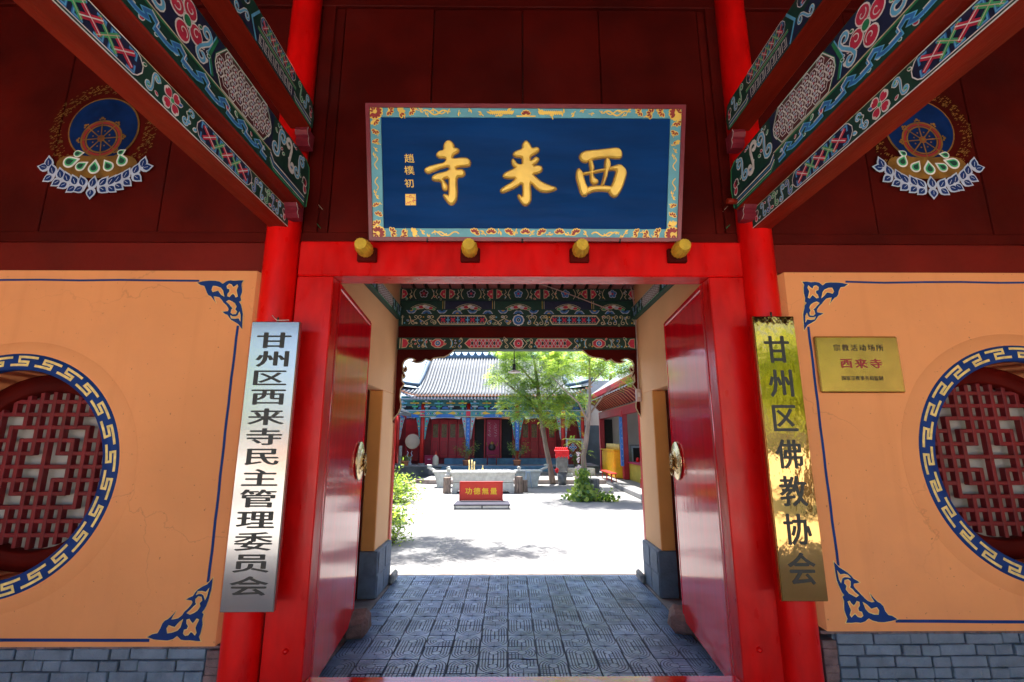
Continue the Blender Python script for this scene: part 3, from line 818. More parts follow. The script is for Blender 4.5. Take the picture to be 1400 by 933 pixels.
door_leaf(-1); door_leaf(1)

# wedge stones under the leaves
for (x, y, s_, lab) in ((-1.165, 4.06, 1, 'brown sandstone block wedged under the left door leaf'), (1.375, 4.12, -1, 'brown sandstone block wedged under the right door leaf')):
    mb = MB(); rnd = random.Random(int(x*10)+50)
    mb.cbox((-0.09, -0.085, 0.0), (0.09, 0.085, 0.155), 0.035)
    mb.v = [(a+rnd.uniform(-.012, .012)+b*0.35*s_, b+rnd.uniform(-.012, .012), c*(0.9+0.25*(b > 0))+rnd.uniform(-.006, .006) if c > 0.01 else 0.0) for a, b, c in mb.v]
    o = mb.build('wedge_stone', M['wedge']); o.location = (x, y, 0.006); o.rotation_euler[2] = R(25*s_)
    tag(o, lab, 'stone', 'stones holding the door leaves open')
# ============================================================ PORCH BEAMS
# each beam runs along y from the column to the front; painted on the face towards the doorway
BCX = 0.08
def fret_panel(p, u0, u1, v0, v1, n, layer=1):
    """green field with red crosses and blue brackets between light edges"""
    h = v1-v0; c = h*0.35; vm = (v0+v1)/2
    P = [(u0, vm-0.12*h), (u0, vm+0.12*h), (u0+c*.5, vm+0.36*h), (u0+c, v1-0.004), (u1-c, v1-0.004), (u1-c*.5, vm+0.36*h), (u1, vm+0.12*h), (u1, vm-0.12*h), (u1-c*.5, vm-0.36*h), (u1-c, v0+0.004), (u0+c, v0+0.004), (u0+c*.5, vm-0.36*h)]
    p.poly(P, 'pnavy', layer); p.line(P, h*0.045, 'pwhite', layer+4, True)
    w = (u1-u0-c*1.0)/n
    for i in range(n):
        x = u0+c*0.5+w*(i+0.5); a = w*0.40; b = h*0.36
        k = h*0.10
        for sx in (-1, 1):
            for sy in (-1, 1):
                p.line([(x+sx*a, vm+sy*b*0.25), (x+sx*a, vm+sy*b), (x+sx*a*0.35, vm+sy*b)], k*1.1, 'pblue', layer+1)
                p.line([(x+sx*a, vm+sy*b*0.25), (x+sx*a, vm+sy*b), (x+sx*a*0.35, vm+sy*b)], k*0.42, 'plblue', layer+2)
        p.line([(x-a*.8, vm-b*.8), (x+a*.8, vm+b*.8)], k*1.9, 'pred', layer+2); p.line([(x-a*.8, vm+b*.8), (x+a*.8, vm-b*.8)], k*1.9, 'pred', layer+3)
        p.line([(x-a*.75, vm-b*.75), (x+a*.75, vm+b*.75)], k*.4, 'pwhite', layer+4); p.line([(x-a*.75, vm+b*.75), (x+a*.75, vm-b*.75)], k*.4, 'pwhite', layer+5)
        if i < n-1:
            xx = x+w/2
            for dd in ((-1, 1), (1, 1)):
                p.line([(xx-a*.75*dd[0], vm-b*.98), (xx+a*.75*dd[0], vm+b*.98)], k*1.5, 'plgreen', layer+2+(dd[0] > 0))
                p.line([(xx-a*.75*dd[0], vm-b*.98), (xx+a*.75*dd[0], vm+b*.98)], k*.3, 'pivory', layer+4)
def curls(p, u0, u1, v0, v1, n, layer=1, rnd=None, cols=('plblue', 'pblue', 'plgreen')):
    h = v1-v0
    for i in range(n):
        x = u0+(u1-u0)*(i+0.5)/n
        top = i % 2 == 0
        c = (x, v0+h*(0.68 if top else 0.32))
        r = min(h*0.24, (u1-u0)/n*0.42)
        a0 = (0.5 if top else -0.5)*math.pi
        q = (u1-u0)/n; r = min(h*0.17, q*0.30); s_ = 1 if top else -1
        p.sscroll((x-q*0.20, v0+h*(0.5+0.24*s_)), (x+q*0.20, v0+h*(0.5-0.24*s_)), r, cols[i % len(cols)], r*0.42, layer, 'pwhite', h=s_)
def hexes(p, u0, u1, v0, v1, layer=1):
    c = (v1-v0)*0.3; vm = (v0+v1)/2
    P = [(u0, vm-0.1*(v1-v0)), (u0, vm+0.1*(v1-v0)), (u0+c, v1), (u1-c, v1), (u1, vm+0.1*(v1-v0)), (u1, vm-0.1*(v1-v0)), (u1-c, v0), (u0+c, v0)]
    p.poly(P, 'pmaroon', layer); p.line(P, 0.012, 'pgreen', layer+1, True); p.line(P, 0.005, 'pwhite', layer+2, True)
    r = (v1-v0)/6.2
    rows = 4
    dx = r*1.62
    i = 0
    x = u0+c*0.55
    while x < u1-c*0.4:
        for j in range(rows):
            z = v0+r*1.0+(v1-v0-2*r)*(j+(0.5 if i % 2 else 0.0))/(rows-0.5)
            if z > v1-r*0.7: continue
            e = min((x-u0)/c, (u1-x)/c, 1)
            if abs(z-vm) > (v1-v0)*0.5*max(0.25, e)-r*0.6: continue
            H = [(x+r*0.92*math.cos(math.pi*k/3), z+r*0.92*math.sin(math.pi*k/3)) for k in range(6)]
            p.line(H, 0.0045, 'pwhite', layer+2, True)
            for k in range(5):
                a = 2*math.pi*k/5+.3
                p.circle((x+r*0.38*math.cos(a), z+r*0.38*math.sin(a)), r*0.2, 'lav' if k % 2 else 'pwhite', layer+3, 6)
            p.circle((x, z), r*0.16, 'pred', layer+4, 6)
        x += dx; i += 1
def wave(p, u0, u1, v0, v1, n, layer=1):
    h = v1-v0
    w = (u1-u0)/n
    for i in range(n):
        x = u0+w*i
        P = [(x, v0+h*.25), (x+w*.35, v0+h*.30), (x+w*.30, v0+h*.62), (x+w*.55, v0+h*.82), (x+w*.75, v0+h*.60), (x+w*.62, v0+h*.42), (x+w*.80, v0+h*.28), (x+w, v0+h*.25)]
        p.line(P, h*0.26, 'plblue', layer); p.line(P, h*0.15, 'pblue', layer+1)
        Q = [(a, b+h*0.14) for a, b in P[:4]]
        p.line(Q, h*0.06, 'pwhite', layer+2)
def sprinkle(p, u0, u1, v0, v1, n, seed, layer=1):
    """small painted leaves filling the ground between the larger motifs"""
    rnd = random.Random(seed)
    for i in range(n):
        c = (u0+(u1-u0)*(i+rnd.random()*.6)/n, v0+(v1-v0)*rnd.choice((.12, .3, .7, .88)))
        L = rnd.uniform(.022, .036); m = min(L*.9, (v1-v0)*.45); c = (c[0], max(v0+m, min(v1-m, c[1])))
        a = rnd.choice((0, math.pi))+rnd.uniform(-.7, .7); k = rnd.choice(('plblue', 'plgreen', 'pblue', 'pred', 'pgreen'))
        p.petal(c, a, 0, L, L*.34, 'pwhite', layer-1); p.petal(c, a, L*.14, L*.84, L*.20, k, layer)
def end_flower(p, u, v, r, layer=1):
    for a, c in ((2.2, 'pred'), (1.57, 'pmaroon'), (4.0, 'pred')):
        p.petal((u, v), a, 0, r*1.1, r*0.5, 'pwhite', layer); p.petal((u, v), a, r*.12, r*0.95, r*0.36, c, layer+1)

def porch_beam(sx, which):
    side = 'left' if sx < 0 else 'right'
    spec = {1: (1.48, 1.60, 2.81, 2.935, 'lowest'), 2: (1.386, 1.66, 2.94, 3.27, 'deepest'), 3: (1.386, 1.52, 3.50, 3.70, 'uppermost')}[which]
    h0, h1, z0, z1, word = spec
    desc = {1: f'slim lowest painted beam on the {side} with red crosses and pink flowers', 2: f'deep middle painted beam on the {side} with big blossoms and honeycomb panel', 3: f'highest painted beam on the {side} with a grey fret strip'}[which]
    xi, xo = BCX+sx*h0, BCX+sx*h1
    y1 = 2.815 if which != 3 else 2.80; y0 = -1.2
    t = thing('painted_beam', desc, 'beam', ((xi+xo)/2, y1, z0), group='painted beams over the porch')
    mb = MB(); lo, hi = sorted((xi, xo))
    mb.cbox((lo, y0, z0), (hi, y1, z1), 0.006); mb.build('timber', M['beamred'], t)
    # frame: u from the column (0) towards the viewer, v up
    fr = Frame((xi, y1, z0), (0,-1,0), (0,0,1), (-sx,0,0))
    p = Paint(fr, base=0.001, lay=0.0012)
    H = z1-z0
    L = 3.2
    if which == 1:
        p.poly([(0.0, 0.006), (0.0, H-0.004), (L, H-0.004), (L, 0.006)], 'pdgreen', 0)
        p.line([(0, 0.006), (L, 0.006)], 0.006, 'pwhite', 1)
        p.line([(0, H-0.006), (L, H-0.006)], 0.004, 'pivory', 1)
        end_flower(p, 0.07, H*0.45, 0.035)
        sprinkle(p, 0.10, 0.44, 0, H, 9, 3); sprinkle(p, 0.93, 1.02, 0, H, 4, 4); sprinkle(p, 1.13, 1.23, 0, H, 4, 5)
        curls(p, 0.11, 0.44, 0.008, H-0.008, 5)
        fret_panel(p, 0.455, 0.915, 0.010, H-0.008, 3)
        curls(p, 0.925, 1.01, 0.01, H-0.008, 1)
        p.flower((1.073, H*0.5), 0.058, 4, 'pred', a0=math.pi/4, layer=1)
        curls(p, 1.135, 1.225, 0.01, H-0.008, 1)
        fret_panel(p, 1.24, 1.98, 0.010, H-0.008, 5)
    elif which == 2:
        zb = H*0.30
        p.poly([(-0.02, 0.02), (-0.035, H*0.5), (-0.01, H*0.9), (0.05, H-0.004), (L, H-0.004), (L, 0.006), (0.0, 0.006)], 'pdgreen', 0)
        p.poly([(0.46, zb), (0.46, H-0.01), (L, H-0.01), (L, zb)], 'pnavy', 1)
        # fluted lower edge near the column
        for k, c in enumerate(('plgreen', 'pwhite', 'pblue', 'pwhite', 'pnavy')):
            p.line([(0.02, 0.018+0.016*k), (0.42, 0.018+0.016*k), (0.465, 0.05+0.016*k)], 0.007, c, 2)
        p.line([(-0.015, 0.02), (-0.032, H*0.5), (-0.008, H*0.88), (0.05, H-0.01)], 0.010, 'plgreen', 2)
        end_flower(p, 0.045, H*0.42, 0.05, 2)
        sprinkle(p, 0.06, 0.46, H*.36, H, 16, 6, 2); sprinkle(p, 1.02, 1.10, H*.4, H, 6, 7, 3); sprinkle(p, 1.28, 1.58, H*.4, H, 14, 8, 3); sprinkle(p, 0.5, 2.6, 0.004, H*.30, 30, 9, 2)
        p.sscroll((0.10, H*0.78), (0.16, H*0.50), 0.036, 'plblue', 0.014, 2, 'pwhite')
        p.sscroll((0.22, H*0.48), (0.28, H*0.80), 0.038, 'pblue', 0.014, 2, 'pwhite', h=-1)
        p.sscroll((0.35, H*0.78), (0.42, H*0.48), 0.040, 'plblue', 0.015, 2, 'pwhite')
        wave(p, 0.50, L-0.4, 0.012, zb-0.005, 15, 2)
        p.line([(0.465, zb+0.005), (L, zb+0.005)], 0.006, 'pivory', 2)
        p.line([(0.48, zb-0.004), (L, zb-0.004)], 0.009, 'pgreen', 2)
        hexes(p, 0.49, 0.99, zb+0.012, H-0.012, 2)
        p.line([(0.995, zb+0.02), (1.03, zb+0.10), (0.995, H-0.02)], 0.02, 'pgreen', 2)
        p.line([(1.005, zb+0.02), (1.043, zb+0.10), (1.005, H-0.02)], 0.006, 'plblue', 3)
        p.sscroll((1.065, H*0.80), (1.075, H*0.46), 0.032, 'plblue', 0.013, 3, 'pwhite', h=-1)
        c = (1.185, zb+(H-zb)*0.5)
        for a in (0.3, 1.75, 3.3, 4.9):
            q = (c[0]+0.062*math.cos(a), c[1]+0.062*math.sin(a))
            p.circle(q, 0.044, 'pwhite', 2, 16); p.circle(q, 0.037, 'pred', 3, 16)
            p.scroll(q, 0.026, 0.8, a, 'pwhite', 0.005, 4, 1)
        p.circle(c, 0.028, 'pwhite', 5, 12); p.circle(c, 0.021, 'pgreen', 6, 12)
        p.sscroll((1.33, H*0.48), (1.37, H*0.82), 0.038, 'plblue', 0.014, 3, 'pwhite', h=-1)
        p.circle((1.44, H*0.62), 0.04, 'pwhite', 3, 14); p.circle((1.44, H*0.62), 0.033, 'pdgreen', 4, 14)
        hexes(p, 1.6, 2.2, zb+0.012, H-0.012, 2)
    else:
        p.poly([(-0.02, 0.02), (-0.03, H*0.5), (0.0, H*0.9), (0.05, H-0.004), (L, H-0.004), (L, 0.006), (0.0, 0.006)], 'pdgreen', 0)
        for k, c in enumerate(('plgreen', 'pwhite', 'pblue', 'pwhite')):
            p.line([(0.01, 0.014+0.012*k), (0.24, 0.014+0.012*k), (0.265, 0.03+0.012*k)], 0.006, c, 2)
        end_flower(p, 0.04, H*0.5, 0.036, 2)
        p.sscroll((0.085, H*0.78), (0.12, H*0.48), 0.022, 'plblue', 0.009, 2, 'pwhite')
        p.sscroll((0.165, H*0.48), (0.205, H*0.80), 0.022, 'plgreen', 0.009, 2, 'pwhite', h=-1)
        p.poly([(0.27, 0.012), (0.27, H*0.42), (1.9, H*0.42), (1.9, 0.012)], 'pnavy', 1)
        x = 0.30
        while x < 0.66:    # angular fret strip
            p.line([(x, H*.08), (x, H*.36), (x+.028, H*.36), (x+.028, H*.18), (x+.014, H*.18)], 0.005, 'pwhite', 2)
            p.line([(x+.042, H*.36), (x+.042, H*.10), (x+.014, H*.10)], 0.005, 'pwhite', 3)
            x += 0.056
        p.line([(0.25, H*.45), (0.70, H*.45)], 0.008, 'plgreen', 2); p.line([(0.25, H*.5), (0.70, H*.5)], 0.004, 'pivory', 2)
        fret_panel(p, 0.28, 0.69, H*.52, H*.95, 5, 2)
        p.line([(0.70, 0.01), (0.76, H*.5), (0.70, H-.01)], 0.014, 'plblue', 2)
        fret_panel(p, 0.80, 1.3, H*.52, H*.95, 6, 2)
        p.sscroll((0.80, H*0.3), (0.88, H*0.18), 0.024, 'plblue', 0.009, 2, 'pwhite')
    p.build('painted_pattern', t)
    return t
for sx in (-1, 1):
    for w in (1, 2, 3): porch_beam(sx, w)
# small carved brackets and tenon pegs on the columns
for sx in (-1, 1):
    side = 'left' if sx < 0 else 'right'
    for (z, h, word) in ((3.36, 1.415, 'under the highest'), (2.86, 1.44, 'beside the lowest')):
        x = BCX+sx*h
        P = [(-0.05, 0), (-0.05, 0.11), (0.05, 0.11), (0.06, 0.085), (0.045, 0.06), (0.03, 0.05), (0.035, 0.02), (0.01, 0.0)]
        mb = MB(); mb.prism(P, Frame((x, 2.79, z), (0,-1,0), (0,0,1), (-sx,0,0)), -0.04, 0.04)
        o = mb.build('carved_bracket', M['maroon'])
        p = Paint(Frame((x, 2.79, z), (0,-1,0), (0,0,1), (-sx,0,0)), base=0.0415); p.line(P[2:], 0.006, 'pwhite', 0)
        tag(o, f'small carved red bracket {word} beam on the {side} column', 'bracket', 'carved brackets on the columns')
        p.build('white_edging', o)
mb = MB(); mb.cyl((1.47, 2.80, 2.99), (1.40, 2.79, 2.99), 0.018, n=12)
tag(mb.build('wooden_peg', M['beamred']), 'short wooden peg sticking out of the right column', 'peg')

# ---- porch ceiling and front eave (seen only as darkness and in the brass) ----
mb = MB()
mb.box((-6.3, -1.5, 5.0), (6.4, 3.25, 5.06))
cl = mb.build('porch_ceiling', M['ceiling']); tag(cl, kind='structure')
for y in (-0.9, 0.3, 1.5, 2.6):
    mb = MB(); mb.cyl((-6.2, y, 4.9), (6.3, y, 4.9), 0.09, n=14); mb.build('purlin', M['darkred'], cl)
mb = MB(); mb.cbox((-6.3, -1.5, 3.22), (6.4, -1.35, 5.0), 0.01)
fb = mb.build('eave_beam', M['darkred'], None); tag(fb, 'long dark red eave beam across the front of the porch', 'beam')
for sx in (-1, 1):
    mb = MB(); x = CX+sx*6.35
    mb.box((x-0.1, -1.5, 0), (x+0.1, 3.3, 5.0))
    tag(mb.build('side_wall', M['peach']), 'peach end wall at the %s end of the porch' % ('left' if sx < 0 else 'right'), 'wall')
# gate roof over everything
rf = MB()
rp = [(-2.0, 3.4), (-1.2, 4.0), (0.6, 5.35), (2.2, 6.5), (3.8, 5.35), (5.6, 4.55), (6.95, 3.95)]
for a, b in zip(rp[:-1], rp[1:]):
    rf.add([(-7, a[0], a[1]), (7, a[0], a[1]), (7, b[0], b[1]), (-7, b[0], b[1])], [(0,1,2,3)])
    rf.add([(-7, a[0], a[1]+.12), (7, a[0], a[1]+.12), (7, b[0], b[1]+.12), (-7, b[0], b[1]+.12)], [(0,1,2,3)])
ro = rf.build('gate_roof', M['stone'], None); tag(ro, kind='structure')
M['palepink'] = mat('pale_pink_edge_paint', (0.45, 0.16, 0.15), 0.6)
# ============================================================ PASSAGE BEHIND THE DOOR
PC = 0.118
YB = 5.42          # plane of the back frame
KZ = YB/5.7
def zz(z): return 1.5+(z-1.5)*KZ
fl = structure('passage_floor')
mb = MB(); mb.box((-1.62, 2.3, -0.16), (1.9, 5.80, -0.012)); mb.build('floor_bed', M['groove'], fl)
mb = MB()
for x0, x1 in ((-1.62, -1.235), (1.445, 1.86)):
    y = 3.0
    while y < 5.75:
        mb.cbox((x0, y+0.003, -0.05), (x1, min(y+0.41, 5.79)-0.003, -0.001), 0.003); y += 0.41
mb.build('edge_slabs', M['plainfloor'], fl)
def tile_mesh(variant):
    q = MB(); h = 0.1017
    q.cbox((-h, -h, -0.02), (h, h, -0.0045), 0.002, 1)
    fr = Frame((0,0,0), (1,0,0), (0,1,0), (0,0,1))
    def pr(pts): q.prism(pts, fr, -0.0045, 0.0, 0)
    pr([(0.029*math.cos(2*math.pi*i/12), 0.029*math.sin(2*math.pi*i/12)) for i in range(12)])
    bands = [(0.036, 0.0495), (0.0565, 0.070), (0.077, 0.091)]
    def arcq(a0):
        for r0, r1 in bands:
            n = 6
            A = [a0+0.02+(math.pi/2-0.04)*i/n for i in range(n+1)]
            for i in range(n):
                P = [(r0*math.cos(A[i]), r0*math.sin(A[i])), (r1*math.cos(A[i]), r1*math.sin(A[i])), (r1*math.cos(A[i+1]), r1*math.sin(A[i+1])), (r0*math.cos(A[i+1]), r0*math.sin(A[i+1]))]
                pr(P)
        # corner piece
        cs = a0+math.pi/4
        n = 4
        A = [a0+0.12+(math.pi/2-0.24)*i/n for i in range(n+1)]
        P = [(0.0985*math.cos(a), 0.0985*math.sin(a)) for a in A]
        sx = 1 if math.cos(cs) > 0 else -1; sy = 1 if math.sin(cs) > 0 else -1
        P = [(max(-0.098, min(0.098, x)), max(-0.098, min(0.098, y))) for x, y in P]+[(sx*0.098, sy*0.098)]
        q.prism(P, fr, -0.0045, -0.0003, 0)
    def straight(a0, cross):
        c = round(math.cos(a0+math.pi/4)); 
        sx = 1 if math.cos(a0+math.pi/4) > 0 else -1; sy = 1 if math.sin(a0+math.pi/4) > 0 else -1
        for r0, r1 in bands+[(0.005, 0.028)]:
            ys = [(0.03 if r0 < 0.03 else 0.003), 0.098] if not cross else None
            if cross:
                edges = [(0.003, 0.024), (0.031, 0.046), (0.053, 0.070), (0.077, 0.095)]
                if r0 < .03: edges = edges[1:]
            else: edges = [tuple(ys)]
            for a, b in edges:
                if b-a < 0.004: continue
                x0, x1 = sorted((sx*r0, sx*r1)); y0, y1 = sorted((sy*a, sy*b))
                pr([(x0,y0),(x1,y0),(x1,y1),(x0,y1)])
    arcq(0); arcq(math.pi/2)
    straight(math.pi, variant == 1); straight(1.5*math.pi, variant == 0)
    o = q.build('floor_tile', [M['tile'], M['groove']]); me = o.data; bpy.data.objects.remove(o)
    return me
TM = [tile_mesh(i) for i in range(3)]
rnd = random.Random(4)
P_ = 0.205
for i in range(13):
    x = -1.23+P_*(i+0.5)
    off = rnd.choice((0, 0, 1))
    for j in range(17):
        y = 2.245+P_*(j+0.5)+0.205*0
        if y > 5.75: break
        rot = 0 if (j+off) % 2 == 0 else math.pi
        if (i*7+j//2) % 5 == 0: rot += math.pi/2
        o = place(TM[(i+j//2) % 3], 'floor_tile', (x+rnd.uniform(-.0012, .0012), y+rnd.uniform(-.0012, .0012), rnd.uniform(-.0018, .0012)), fl,
                  rot=(rnd.uniform(-.006, .006), rnd.uniform(-.006, .006), rot+rnd.uniform(-.006, .006)))

def side_wall(sx):
    side = 'left' if sx < 0 else 'right'
    X = PC+sx*1.385-(0.035 if sx < 0 else 0); s = sx
    t = thing('passage_wall', f'peach plastered passage wall on the {side} with an orange sided doorway and grey plinth', 'wall', (X, 4.4, 0), group='walls along the passage')
    def bx(m_, x0, x1, y0, y1, z0, z1, c=0.006):
        a, b = sorted((X+s*x0, X+s*x1)); m_.cbox((a, y0, z0), (b, y1, z1), c)
    mb = MB(); bx(mb, 0, 0.42, 4.97, 5.56, 0.425, 1.995); mb.build('pier', [M['peachlit']], t)
    mb = MB(); bx(mb, 0, 0.42, 3.07, 5.56, 1.9955, 3.75); mb.build('upper_wall', M['peachlit'], t)
    mb = MB(); bx(mb, 0.002, 0.135, 4.955, 4.9695, 0.425, 1.990); mb.build('reveal_face', M['peachdeep'], t)
    mb = MB(); bx(mb, -0.04, 0.42, 4.94, 5.50, 0.0, 0.4245, 0.008); mb.build('plinth', M['brick'], t)
    for k, (ya, za) in enumerate(((4.95, 0.0), (5.2, 0.0), (4.97, .21), (5.24, .21))):
        m_ = MB(); bx(m_, -0.047, -0.0402, ya, ya+0.235, za+0.01, za+0.205, 0.003); m_.build('plinth_slab', M['brick'], t)
    mb = MB(); bx(mb, -0.10, -0.0475, 5.4, 5.62, 0.0, 0.10, 0.02); mb.build('base_stone', M['stone'], t)
    # side doorway: dark red frame and closed boards set back
    mb = MB(); bx(mb, 0.1355, 0.24, 4.87, 4.954, 0.0, 1.99, 0.004); bx(mb, 0.155, 0.24, 3.1, 3.18, 0, 1.99, 0.004); bx(mb, 0.156, 0.239, 3.18, 4.87, 1.90, 1.989, 0.004)
    fr_ = mb.build('side_door_frame', M['darkred'], t)
    for k in range(5):
        m_ = MB(); bx(m_, 0.20, 0.23, 3.182+0.332*k, 3.182+0.332*(k+1)-0.004, 0.02, 1.898, 0.003); m_.build('door_board', M['darkred'], fr_)
    m_ = MB(); bx(m_, 0.17, 0.199, 3.19, 4.83, 1.28, 1.36); m_.build('ledge', M['darkred'], fr_)
    # painted tie beam
    mb = MB(); bx(mb, -0.055, 0.0, 3.07, YB-.04, 2.86, 3.01, 0.005)
    tb = mb.build('tie_beam', M['pdgreen'], t)
    xx = X-s*0.0555
    p = Paint(Frame((xx, YB-.04, 2.86), (0,-1,0), (0,0,1), (-s,0,0)), base=0.001, lay=0.0012)
    h = 0.15
    p.line([(0, 0.008), (2.5, 0.008)], 0.008, 'pgreen', 0); p.line([(0, h-.008), (2.5, h-.008)], 0.006, 'pivory', 0)
    curls(p, 0.04, 0.42, 0.014, h-0.014, 4, 1)
    hexes(p, 0.45, 1.05, 0.016, h-0.014, 1); curls(p, 1.07, 1.45, 0.014, h-0.014, 4, 1); hexes(p, 1.5, 2.3, 0.016, h-0.014, 1)
    p.build('painted_pattern', tb)
side_wall(-1); side_wall(1)
mb = MB(); mb.box((-1.9, 3.07, 3.752), (2.1, 5.56, 3.80)); tag(mb.build('passage_ceiling', M['passceil']), kind='structure')

# ---- back frame with painted boards ----
bf = thing('painted_back_frame', 'dark red back doorway frame with bands of painted flowers and curled bracket boards', 'door frame', (PC, YB, 0))
x0, x1 = PC-1.405, PC+1.405
def plank(name, z0, z1, m, y0=YB, y1=YB+0.14, c=0.004):
    mb = MB(); mb.cbox((x0, y0, zz(z0)), (x1, y1, zz(z1)), c); return mb.build(name, m, bf)
b1 = plank('lower_painted_board', 2.566, 2.712, M['pdgreen'])
rb = plank('plain_red_board', 2.713, 2.858, M['darkred'], YB+0.01)
b2 = plank('upper_painted_board', 2.859, 3.007, M['pdgreen'])
lb = plank('scalloped_board', 3.008, 3.19, M['pdgreen'], YB+0.03)
fb = plank('flower_board', 3.191, 3.345, M['pdgreen'], YB+0.015)
tb = plank('dark_top_board', 3.346, 3.75, M['ceiling'], YB+0.05)
def band(parent, z0, z1, y, seq):
    p = Paint(Frame((PC, y, zz(z0)), (KZ,0,0), (0,0,KZ), (0,-1,0)), base=0.0015, lay=0.0018)
    h = z1-z0; seq(p, h); p.build('painted_pattern', parent)['kind'] = 'stuff'
def mirrored(fn):
    for s in (-1, 1): fn(s)
def arcs(p, u, h, s, key, r=0.06, w=0.010):
    p.line([(u+s*r*0.7*math.cos(a), h/2+r*math.sin(a)) for a in [(-1.1+2.2*i/8) for i in range(9)]], w, key, 1)
def filler(p, us, h, seed):
    rnd = random.Random(seed)
    for u in us:
        for s in (-1, 1):
            k = rnd.choice(('pblue', 'pgreen', 'pnavy', 'plgreen', 'pred'))
            c = (s*u, h*rnd.choice((.2, .5, .8))); a = rnd.uniform(0, 6.28)
            p.petal(c, a, 0, .036, .013, 'pivory', 0); p.petal(c, a, .005, .031, .009, k, 1)
            p.circle((s*(u+.022), h*rnd.choice((.25, .75))), .010, rnd.choice(('plblue', 'pyellow', 'lav')), 0, 7)
def seq1(p, h):
    filler(p, [.13, .175, .685, .75, .80, .88, 1.06, 1.12, 1.16, 1.24, 1.30, 1.33], h, 3)
    def half(s):
        P = [(s*x, y) for x, y in ((0.20, h*.5), (0.235, h*.12), (0.60, h*.12), (0.655, h*.5), (0.60, h*.88), (0.235, h*.88))]
        p.poly(P, 'pred', 1)
        p.line(P, 0.009, 'pivory', 2, True)
        x = 0.25; i = 0
        while x < 0.61:
            p.line([(s*(x-.03), h*.16), (s*(x+.03), h*.84)], 0.006, 'lav', 2); p.line([(s*(x-.03), h*.84), (s*(x+.03), h*.16)], 0.006, 'lav', 3)
            if i % 2: p.poly([(s*(x-.02), h*.5), (s*x, h*.72), (s*(x+.02), h*.5), (s*x, h*.28)], 'pnavy', 4); p.line([(s*(x-.02), h*.5), (s*x, h*.72), (s*(x+.02), h*.5), (s*x, h*.28)], 0.004, 'pivory', 5, True)
            x += 0.045; i += 1
        p.sscroll((s*0.150, h*.76), (s*0.150, h*.24), 0.024, 'pivory', 0.008, 1, h=s)
        p.sscroll((s*0.71, h*.76), (s*0.71, h*.24), 0.026, 'pivory', 0.008, 1, h=-s)
        for dy, a in ((0.7, 1), (0.3, -1)):
            p.circle((s*0.72, h*dy), 0.014, 'pblue', 3, 8)
        arcs(p, s*0.78, h, s, 'pyellow'); arcs(p, s*0.85, h, -s, 'plblue'); arcs(p, s*0.86, h, -s, 'pivory', .062, .005)
        c = (s*0.985, h*.5)
        H = [(c[0]+0.088*math.cos(2*math.pi*i/8+.39), c[1]+0.062*math.sin(2*math.pi*i/8+.39)) for i in range(8)]
        p.poly(H, 'pivory', 1); H = [(c[0]+0.078*math.cos(2*math.pi*i/8+.39), c[1]+0.052*math.sin(2*math.pi*i/8+.39)) for i in range(8)]
        p.poly(H, 'pred', 2); p.circle(c, 0.038, 'pwhite', 3, 12); p.circle(c, 0.030, 'pblue', 4, 12); p.circle(c, 0.013, 'pivory', 5, 8)
        arcs(p, s*1.10, h, s, 'plblue'); arcs(p, s*1.09, h, s, 'pivory', .062, .005)
        for dy, a in ((0.72, 1), (0.28, -1)):
            p.sscroll((s*(1.19+.03*a), h*.76), (s*(1.19+.03*a), h*.24), 0.020, 'pivory', 0.007, 1, h=s*a); p.circle((s*1.21, h*dy), 0.014, 'pblue', 3, 8)
        arcs(p, s*1.27, h, s, 'pivory')
        P = [(s*1.42, h*.1), (s*1.42, h*.9), (s*1.37, h*.85), (s*1.34, h*.5), (s*1.37, h*.15)]
        p.poly(P, 'pred', 1); p.line(P, 0.008, 'pivory', 2, True); p.line([(s*1.445, h*.08), (s*1.445, h*.92)], 0.010, 'pivory', 1)
    mirrored(half)
    H = [(0.105*math.cos(2*math.pi*i/6), h*.5+0.068*math.sin(2*math.pi*i/6)) for i in range(6)]
    p.line(H, 0.008, 'pivory', 1, True)
    p.flower((0, h*.5), 0.062, 8, 'pred', 'pwhite', 'pnavy', 1, wd=.36)
